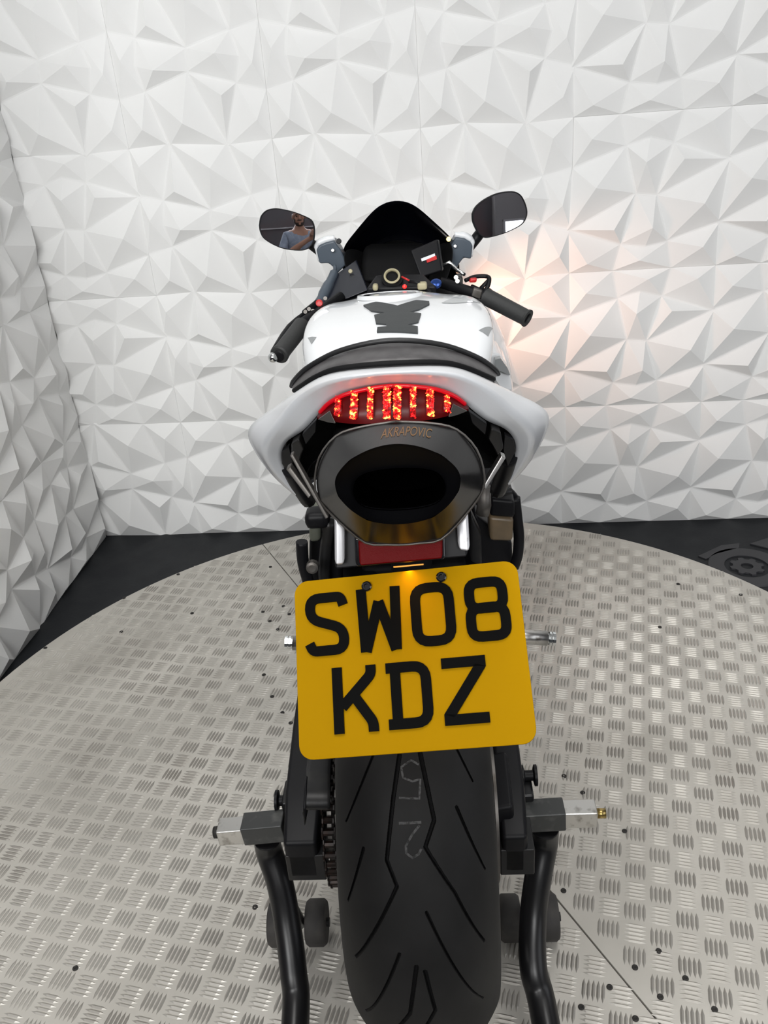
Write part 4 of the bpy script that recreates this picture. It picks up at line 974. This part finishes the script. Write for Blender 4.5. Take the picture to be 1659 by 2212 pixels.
for s in (1, -1):
    sx = lambda P: [Vector((XK+s*(p.x-XK), p.y, p.z)) for p in P]
    # inner cockpit panel between screen edge and tank
    loft('cockpit_panel', [sx([bp(976, 512, 1.02), bp(985, 545, 1.0), bp(975, 590, .95), bp(960, 625, .90)]), sx([bp(925, 540, 1.13), bp(935, 560, 1.1), bp(925, 590, 1.05), bp(915, 610, 1.0)])], M_BLACKM, bike, sub=2, solid=.003)
    hd = lathe('headlight', [(-.03, .03), (0, .048), (.012, .045), (.02, .02)], (XK+s*.075, 1.437, .70), (s*.25, 1, .05), M_HEAD if s > 0 else M_GLASSD, nose, n=24)
    # side fairing
    F1 = [Vector((.185, .98, .87)), Vector((.225, .93, .78)), Vector((.238, .88, .66)), Vector((.225, .80, .50)), Vector((.18, .66, .33)), Vector((.10, .55, .22))]
    F2 = [Vector((.19, 1.10, .85)), Vector((.25, 1.05, .76)), Vector((.262, 1.0, .64)), Vector((.245, .95, .48)), Vector((.19, .85, .30)), Vector((.09, .8, .19))]
    F3 = [Vector((.165, 1.28, .79)), Vector((.22, 1.22, .72)), Vector((.235, 1.16, .60)), Vector((.215, 1.08, .46)), Vector((.16, 1.0, .30)), Vector((.06, .95, .21))]
    F0 = [Vector((.172, .84, .80)), Vector((.186, .76, .72)), Vector((.188, .68, .60)), Vector((.180, .60, .48)), Vector((.155, .52, .34)), Vector((.09, .46, .24))]
    fair = loft('side_fairing', [[Vector((XK+s*p.x, p.y, p.z)) for p in L] for L in (F0, F1, F2, F3)], M_WHITE, bike, sub=2, solid=.004)
    fq = sx([bp(1052, 772, .72), bp(1066, 762, .74), bp(1080, 765, .75), bp(1096, 788, .76), bp(1104, 818, .76), bp(1108, 846, .75), bp(1088, 850, .73), bp(1066, 815, .72)])
    pn = prism('fairing_shoulder', fq, (0, 1, 0), .10, M_WHITE, bike, bevel=.006)
    dq_ = sx([bp(1068, 772, .72), bp(1080, 769, .735), bp(1095, 790, .748), bp(1101, 806, .752), bp(1080, 797, .73), bp(1068, 790, .72)])
    prism('shoulder_stripe', [q+Vector((0, -.016, 0)) for q in dq_], (0, 1, 0), .02, M_GREYD, pn, bevel=.001)
wq = [bp(657, 1072, .60), bp(672, 1068, .60), bp(686, 1112, .60), bp(692, 1150, .60), bp(672, 1150, .60)]
prism('lower_fairing_edge', wq, (0, 1, 0), .03, M_WHITE, bike, bevel=.003)
# mirror wings: blue-grey inner face with a white painted lip
lw1 = [(683, 540), (690, 530), (704, 524), (722, 520), (736, 540), (750, 570), (728, 592), (722, 580), (710, 569), (690, 570)]
rw1 = [(1021, 530), (1015, 522), (1003, 515), (983, 513), (972, 535), (960, 565), (984, 586), (992, 570), (1002, 557), (1018, 560)]
for pts in (lw1, rw1):
    P = [bp(x, y, 1.02) for x, y in pts]
    wing = prism('mirror_wing', P, (0, 1, 0), .05, M_INNER, bike, bevel=.004)
    tube('painted_lip', [P[i]+Vector((0, .012, .004)) for i in (9, 0, 1, 2, 3)], [.004, .006, .008, .008, .006], M_WHITE, wing, n=10, curve=4)
tube('fairing_edge', [bp(723, 575, .99), bp(722, 590, .97), bp(705, 625, .92), bp(688, 655, .88), bp(668, 672, .86)], [.004, .010, .012, .010, .006], M_INNER, bike, curve=5, n=10)
hexa('inner_panel', [bp(726, 592, .97), bp(770, 560, 1.0), bp(795, 626, .88), bp(672, 676, .86)]+[p+Vector((.0, .02, -.01)) for p in [bp(726, 592, .97), bp(770, 560, 1.0), bp(795, 626, .88), bp(672, 676, .86)]], mat('navy_black', (.010, .012, .020), .3), bike, bevel=.003)
lathe('panel_clip', [(0, .005), (.003, .004)], bp(757, 586, .955), (0, -1, .3), M_CREAM, bike, n=12)
lathe('screen_bolt', [(0, .006), (.003, .005)], bp(969, 517, 1.0), (0, -1, .3), M_BRASS, bike, n=12)
lathe('screen_bolt', [(0, .006), (.003, .005)], bp(732, 521, 1.0), (0, -1, .3), M_BLACK, bike, n=12)
lathe('wing_bolt', [(0, .004), (.003, .003)], bp(719, 541, 1.01), (0, -1, .3), M_STEEL, bike, n=10)
lathe('wing_bolt', [(0, .004), (.003, .003)], bp(983, 532, 1.01), (0, -1, .3), M_STEEL, bike, n=10)

# ---- mirrors
def mirror(outline, yb, target, stem, Rc=1.3):
    c = bp(sum(p[0] for p in outline)/len(outline), sum(p[1] for p in outline)/len(outline), yb)
    o = tob(CAM); tq = tob(Vector(target))
    nn = ((o-c).normalized()+(tq-c).normalized()).normalized()
    P = []
    for (x, y) in outline:
        r = pray(x, y); d = Vector((r.dot(BX), r.dot(BY), r.z)); t = (c-o).dot(nn)/d.dot(nn); P.append(o+d*t)
    P = smoothpath(P+[P[0]], 4)[:-1]
    def dome(q): rr = (q-c)-nn*(q-c).dot(nn); return q-nn*(rr.length_squared/(2*Rc))
    n = len(P)
    vs, fs = [dome(c)], []
    K = 8
    for k in range(1, K+1):
        for p in P: vs.append(dome(c.lerp(p, .955*k/K))+nn*.0012)
    vs[0] = vs[0]+nn*.0012
    for i in range(n): fs.append((0, 1+i, 1+(i+1) % n))
    for k in range(K-1):
        for i in range(n): fs.append((1+k*n+i, 1+(k+1)*n+i, 1+(k+1)*n+(i+1) % n, 1+k*n+(i+1) % n))
    hs = loft('mirror', [[c.lerp(p, .95)-nn*.002 for p in P], [c.lerp(p, .965)+nn*.0022 for p in P], [p+nn*.0016 for p in P], [c.lerp(p, 1.005)-nn*.012 for p in P], [c.lerp(p, .86)-nn*.036 for p in P], [c.lerp(p, .45)-nn*.052 for p in P], [c.lerp(p, .03)-nn*.055 for p in P]], M_BLACK, bike, closed=True)
    # glass as its own smooth surface with exact sphere normals
    mesh('mirror_glass', vs, fs, M_MIRROR, hs, smooth=True)
    tube('mirror_stem', [c-nn*.035+(stem[0]-c)*.45, stem[0], stem[1]], [.011, .012, .010], M_BLACK, hs, n=12)
ML = [(160, 720), (190, 560), (290, 450), (430, 415), (560, 425), (760, 470), (950, 540), (1100, 620), (1155, 740), (1160, 900), (1130, 1040), (1060, 1125), (950, 1170), (800, 1170), (600, 1140), (420, 1070), (250, 960), (180, 840)]
mirror([(540+x/8.295, 400+y/8.295) for x, y in ML], 1.02, (-.32, -.35, 1.47), (bp(676, 530, 1.05), bp(692, 545, 1.05)))
MR = [(788, 300), (820, 235), (900, 168), (1020, 113), (1150, 97), (1215, 122), (1255, 180), (1280, 260), (1275, 330), (1235, 392), (1150, 442), (1050, 482), (920, 514), (868, 497), (828, 450), (793, 370)]
mirror([(830+x/sc, 390+y/sc) for x, y in MR], 1.02, (1.50, -3.2, 1.22), (bp(1030, 513, 1.05), bp(1015, 535, 1.05)))

# ---- front wheel and mudguard (almost wholly hidden)
FA = Vector((XK, 1.375, .3012))
FM = Matrix.Rotation(radians(8), 3, 'Z')
fax = FM @ Vector((1, 0, 0))
ft = lathe('front_tyre', [(-.045, .218), (-.058, .235), (-.056, .262), (-.035, .289), (0, .299), (.035, .289), (.056, .262), (.058, .235), (.045, .218), (-.045, .218)], FA, fax, M_TYRE, bike, n=64, caps=False)
fr_ = lathe('front_rim', [(-.045, .217), (-.04, .20), (.04, .20), (.045, .217)], FA, fax, M_BLACKG, bike, n=48, caps=False)
for k in range(3):
    a = k*2*pi/3; tube('spoke', [FA, FA+Vector((0, cos(a)*.2, sin(a)*.2))], [.03, .018], M_BLACKG, fr_, n=8)
loft('front_mudguard', [[FA+Vector((x, cos(a)*.325, sin(a)*.325)) for a in [radians(q) for q in range(20, 170, 12)]] for x in (-.065, -.03, .03, .065)], M_WHITE, bike, sub=1, solid=.003)

# dipped beam thrown on the panels ahead
hl = bpy.data.lights.new('headlight_beam', 'SPOT'); hl.energy = 7.5; hl.color = (1, .56, .40); hl.spot_size = radians(84); hl.spot_blend = .8; hl.shadow_soft_size = .03
ho = bpy.data.objects.new('headlight_beam', hl); C.objects.link(ho); ho.parent = bike
ho.location = (XK+.085, 1.485, .705); ho.rotation_euler = Vector((.80, .58, -.16)).to_track_quat('-Z', 'Y').to_euler()

# ------------------------------------------------------------------ paddock stand
std = empty('paddock_stand', BO, BTH); tag(std, 'black steel paddock stand with small rubber wheels lifting the rear wheel', 'paddock stand')
def sqbar(name, a, b, w, mt, parent, bevel=.002):
    d = (b-a).normalized(); u, v, _ = frame(d); h = w/2
    q = [u*-h+v*-h, u*h+v*-h, u*h+v*h, u*-h+v*h]
    return hexa(name, [a+x for x in q]+[b+x for x in q], mt, parent, bevel=bevel)
sl0, sl1, sl2 = bp(616, 1783, .0), bp(527, 1791, .0), bp(474, 1797, .0)
sr0, sr1, sr2 = bp(1130, 1763, .0), bp(1219, 1758, .0), bp(1287, 1757, .0)
sqbar('support_tube', sl0, sl1, .034, M_STANDT, std)
iL = sqbar('sliding_bar', sl1+Vector((.03, 0, 0)), sl2, .029, M_STEEL, std)
tube('bar_end', [sl2, sl2+(sl2-sl1).normalized()*.008], .009, M_DIRT, iL, n=12)
sqbar('support_tube', sr0, sr1, .034, M_STANDT, std)
iR = sqbar('sliding_bar', sr1-Vector((.03, 0, 0)), sr2, .029, M_STEEL, std)
tube('bar_end', [sr2, sr2+(sr2-sr1).normalized()*.014], .0075, M_BRASS, iR, n=12)
aL = [bp(575, 1800, .0)-Vector((0, 0, .01)), bpz(582, 1840, .275), bpz(604, 1905, .235), bpz(620, 1990, .185), bpz(634, 2100, .135), bpz(638, 2212, .10)]
aR = [bp(1178, 1775, .0)-Vector((0, 0, .01)), bpz(1176, 1820, .275), bpz(1163, 1890, .235), bpz(1152, 1980, .185), bpz(1152, 2090, .14), bpz(1178, 2205, .10)]
def ext(P, k): return P[-1]+(P[-1]-P[-2]).normalized()*k
eL = Vector((aL[-1].x, aL[-1].y-.26, .035)); eR = Vector((aR[-1].x+.01, aR[-1].y-.26, .035))
tube('side_arm', aL+[eL], .0205, M_STAND, std, curve=6, n=16)
tube('side_arm', aR+[eR], .0205, M_STAND, std, curve=6, n=16)
tube('handle', [eL, eL+Vector((.02, -.10, -.008)), eR+Vector((-.02, -.10, -.008)), eR], .016, M_STAND, std, curve=5, n=14)
for P, xs in ((aL, (-.256, -.192)), (aR, (.136, .199))):
    cy = .055; R_ = .0398
    xm = (xs[0]+xs[1])/2
    tube('wheel_axle', [Vector((xs[0]-.02, cy, R_)), Vector((xs[1]+.02, cy, R_))], .007, M_STEELD, std, n=10)
    tube('wheel_bracket', [P[2].lerp(P[3], .3), Vector((xm, cy, R_))], .013, M_STAND, std, n=10)
    for x in xs:
        wl = lathe('stand_wheel', [(-.017, .020), (-.017, .034), (-.012, .038), (.012, .038), (.017, .034), (.017, .020)], (x, cy, R_), (1, 0, 0), M_CASTER, std, n=32)
        lathe('wheel_nut', [(-.022, .008), (.022, .008)], (x, cy, R_), (1, 0, 0), M_DGREY, wl, n=6)
for x0, x1, z in ((-.205, -.192, .352), (.150, .165, .352)):
    box('spool_fork', ((x0+x1)/2, .035, .342), (abs(x1-x0)+.006, .05, .045), M_STAND, std, bevel=.004)
#PERSON

# ------------------------------------------------------------------ the photographer, seen only in the left mirror
PB = Vector((-.17, -.40, 0))
person = empty('person', PB); tag(person, 'person in a pale blue shirt looking down at a phone held at chest height', 'person')
def skin_mesh(name, nodes, links, root):
    """nodes: name -> (xyz, radius); a Skin modifier grows one surface over the joints"""
    ks = list(nodes); me = bpy.data.meshes.new(name)
    me.from_pydata([Vector(nodes[k][0]) for k in ks], [(ks.index(a), ks.index(b)) for a, b in links], [])
    o = bpy.data.objects.new(name, me); C.objects.link(o)
    o.modifiers.new('skin', 'SKIN')
    for i, k in enumerate(ks):
        r = nodes[k][1]; sv = me.skin_vertices[0].data[i]; sv.radius = r if isinstance(r, tuple) else (r, r); sv.use_root = (k == root)
    md = o.modifiers.new('sub', 'SUBSURF'); md.levels = 2; md.render_levels = 2
    dg = bpy.context.evaluated_depsgraph_get(); me2 = bpy.data.meshes.new_from_object(o.evaluated_get(dg)); bpy.data.objects.remove(o)
    return me2
PJ = {'pelvis': ((0, 0, .96), (.15, .10)), 'waist': ((0, .0, 1.10), (.135, .095)), 'chest': ((0, 0, 1.28), (.165, .11)), 'collar': ((0, -.01, 1.42), (.12, .085)), 'neck': ((0, .01, 1.49), .056), 'skull': ((.005, .03, 1.55), .055)}
PLk = [('pelvis', 'waist'), ('waist', 'chest'), ('chest', 'collar'), ('collar', 'neck'), ('neck', 'skull')]
for s, t_ in ((-1, 'l'), (1, 'r')):
    hx = Vector((.17+s*.052, .36, 1.385 if s < 0 else 1.355))-Vector((0, 0, 0))
    hx = Vector((hx.x, hx.y, hx.z))
    el = Vector((s*.275+(.0 if s < 0 else -.01), .09, 1.13))
    wr = hx+Vector((s*.012, -.07, -.05))
    PJ.update({'sh'+t_: ((s*.165, -.005, 1.405), .062), 'el'+t_: (el, .042), 'fa'+t_: (el.lerp(wr, .35), .040), 'wr'+t_: (wr, .026), 'pa'+t_: (hx+Vector((s*.008, -.02, -.012)), (.034, .018)),
               'hip'+t_: ((s*.09, 0, .90), .092), 'kn'+t_: ((s*.10, .02, .50), .058), 'ca'+t_: ((s*.10, -.01, .36), .055), 'an'+t_: ((s*.105, -.03, .09), .040), 'to'+t_: ((s*.12, .12, .035), .035)})
    PLk += [('collar', 'sh'+t_), ('sh'+t_, 'el'+t_), ('el'+t_, 'fa'+t_), ('fa'+t_, 'wr'+t_), ('wr'+t_, 'pa'+t_), ('pelvis', 'hip'+t_), ('hip'+t_, 'kn'+t_), ('kn'+t_, 'ca'+t_), ('ca'+t_, 'an'+t_), ('an'+t_, 'to'+t_)]
    for f in range(4):
        L_ = (.034, .040, .038, .030)[f]; b0 = hx+Vector((s*.010, .006, .018-.017*f)); b1 = b0+Vector((-s*.004, L_*.6, .004)); b2 = b1+Vector((-s*.022, .010, 0))
        for nm, p, r in (('f%d0' % f, b0, .0095), ('f%d1' % f, b1, .0085), ('f%d2' % f, b2, .0075)): PJ[nm+t_] = (p, r)
        PLk += [('pa'+t_, 'f%d0' % f+t_), ('f%d0' % f+t_, 'f%d1' % f+t_), ('f%d1' % f+t_, 'f%d2' % f+t_)]
    th0 = hx+Vector((-s*.006, -.028, .012)); PJ['t0'+t_] = (th0, .011); PJ['t1'+t_] = (th0+Vector((-s*.018, .010, .026)), .009)
    PLk += [('pa'+t_, 't0'+t_), ('t0'+t_, 't1'+t_)]
bme = skin_mesh('body', PJ, PLk, 'pelvis')
HC = Vector((.005, .045, 1.625)); HR = Matrix.Rotation(radians(-18), 3, 'X')
bm = bmesh.new(); bm.from_mesh(bme)
def blob(c, r, seg=20, loc=True):
    g = bmesh.ops.create_uvsphere(bm, u_segments=seg, v_segments=seg//2+2, radius=1)
    for v in g['verts']:
        q = Vector((v.co.x*r[0], v.co.y*r[1], v.co.z*r[2]))+Vector(c); v.co = HC+HR @ q if loc else q
blob((0, -.01, .025), (.076, .096, .095)); blob((0, .015, -.045), (.060, .074, .072)); blob((0, .095, -.012), (.014, .022, .020)); blob((0, .086, .008), (.010, .014, .026))
for s in (-1, 1): blob((s*.078, -.012, -.008), (.010, .022, .033)); blob((s*.030, .070, .026), (.026, .018, .009)); blob((s*.038, .062, -.018), (.020, .018, .018))
blob((0, .082, -.052), (.024, .012, .007)); blob((0, .074, -.082), (.022, .018, .018))
bm.to_mesh(bme); bm.free()
body = link('body', bme, M_SKIN, person); rm = body.modifiers.new('remesh', 'REMESH'); rm.mode = 'VOXEL'; rm.voxel_size = .006; rm.use_smooth_shade = True
def grown(keys, k, name, mt, root, ov={}):
    nd = {}
    for q in keys:
        p, r = PJ[q]; p, r = ov.get(q, (p, r)); nd[q] = (p, tuple(x*k for x in r) if isinstance(r, tuple) else r*k)
    lk = [l for l in PLk if l[0] in nd and l[1] in nd]
    return link(name, skin_mesh(name, nd, lk, root), mt, person, smooth=True)
elo = {q: (Vector(PJ['sh'+q[-1]][0]).lerp(Vector(PJ['el'+q[-1]][0]), .82), .054) for q in ('ell', 'elr')}
elo['pelvis'] = ((0, 0, .90), (.150, .105))
grown(['pelvis', 'waist', 'chest', 'collar', 'shl', 'shr', 'ell', 'elr'], 1.12, 'shirt', M_SHIRT, 'pelvis', elo)
tube('collar', [Vector((.062*cos(a), -.002+.052*sin(a), 1.478-.012*sin(a))) for a in [2*pi*k/16 for k in range(17)]], .011, M_SHIRT, person, n=8)
grown(['pelvis', 'hipl', 'hipr', 'knl', 'knr', 'cal', 'car', 'anl', 'anr'], 1.14, 'trousers', M_TROUS, 'pelvis', {'anl': ((-.105, -.03, .10), .052), 'anr': ((.105, -.03, .10), .052)})
for s in (-1, 1):
    loft('shoe', [[Vector((s*.118+x*w_, y, z)) for x, z in ((-1, .003), (-1, h*.6), (-.5, h), (.5, h), (1, h*.6), (1, .003))] for y, w_, h in ((-.09, .030, .07), (-.05, .038, .10), (.03, .040, .085), (.12, .042, .06), (.17, .025, .035))], M_BLACK, person, closed=True, caps=True, sub=2)
def headpart(name, blobs, mt):
    global bm
    bm = bmesh.new()
    for c, r in blobs: blob(c, r, 18)
    me = bpy.data.meshes.new(name); bm.to_mesh(me); bm.free(); o = link(name, me, mt, person, smooth=True); return o
headpart('hair', [((0, -.022, .040), (.081, .094, .092)), ((0, .045, .098), (.058, .045, .028))], M_HAIR)
headpart('beard', [((0, .026, -.082), (.058, .064, .042)), ((-.05, .012, -.05), (.018, .040, .045)), ((.05, .012, -.05), (.018, .040, .045)), ((0, .084, -.036), (.030, .012, .008))], M_HAIR)
headpart('eyes', [((-.031, .071, .010), (.013, .012, .008)), ((.031, .071, .010), (.013, .012, .008))], M_BLACKG)
headpart('brows', [((-.031, .079, .027), (.020, .008, .005)), ((.031, .079, .027), (.020, .008, .005))], M_HAIR)
# the phone in the hands, just behind the viewpoint
pc = CAM-_F*.016-_U*.045+_R*.012
phone = empty('smartphone', pc); tag(phone, 'dark smartphone held up in both hands by the person', 'phone')
box('phone_body', (0, 0, 0), (.074, .155, .008), M_BLACKG, phone, axes=(_R, _U, -_F), bevel=.004)
box('phone_screen', -_F*.0045, (.068, .146, .0006), M_GLASSD, phone, axes=(_R, _U, -_F), bevel=0)
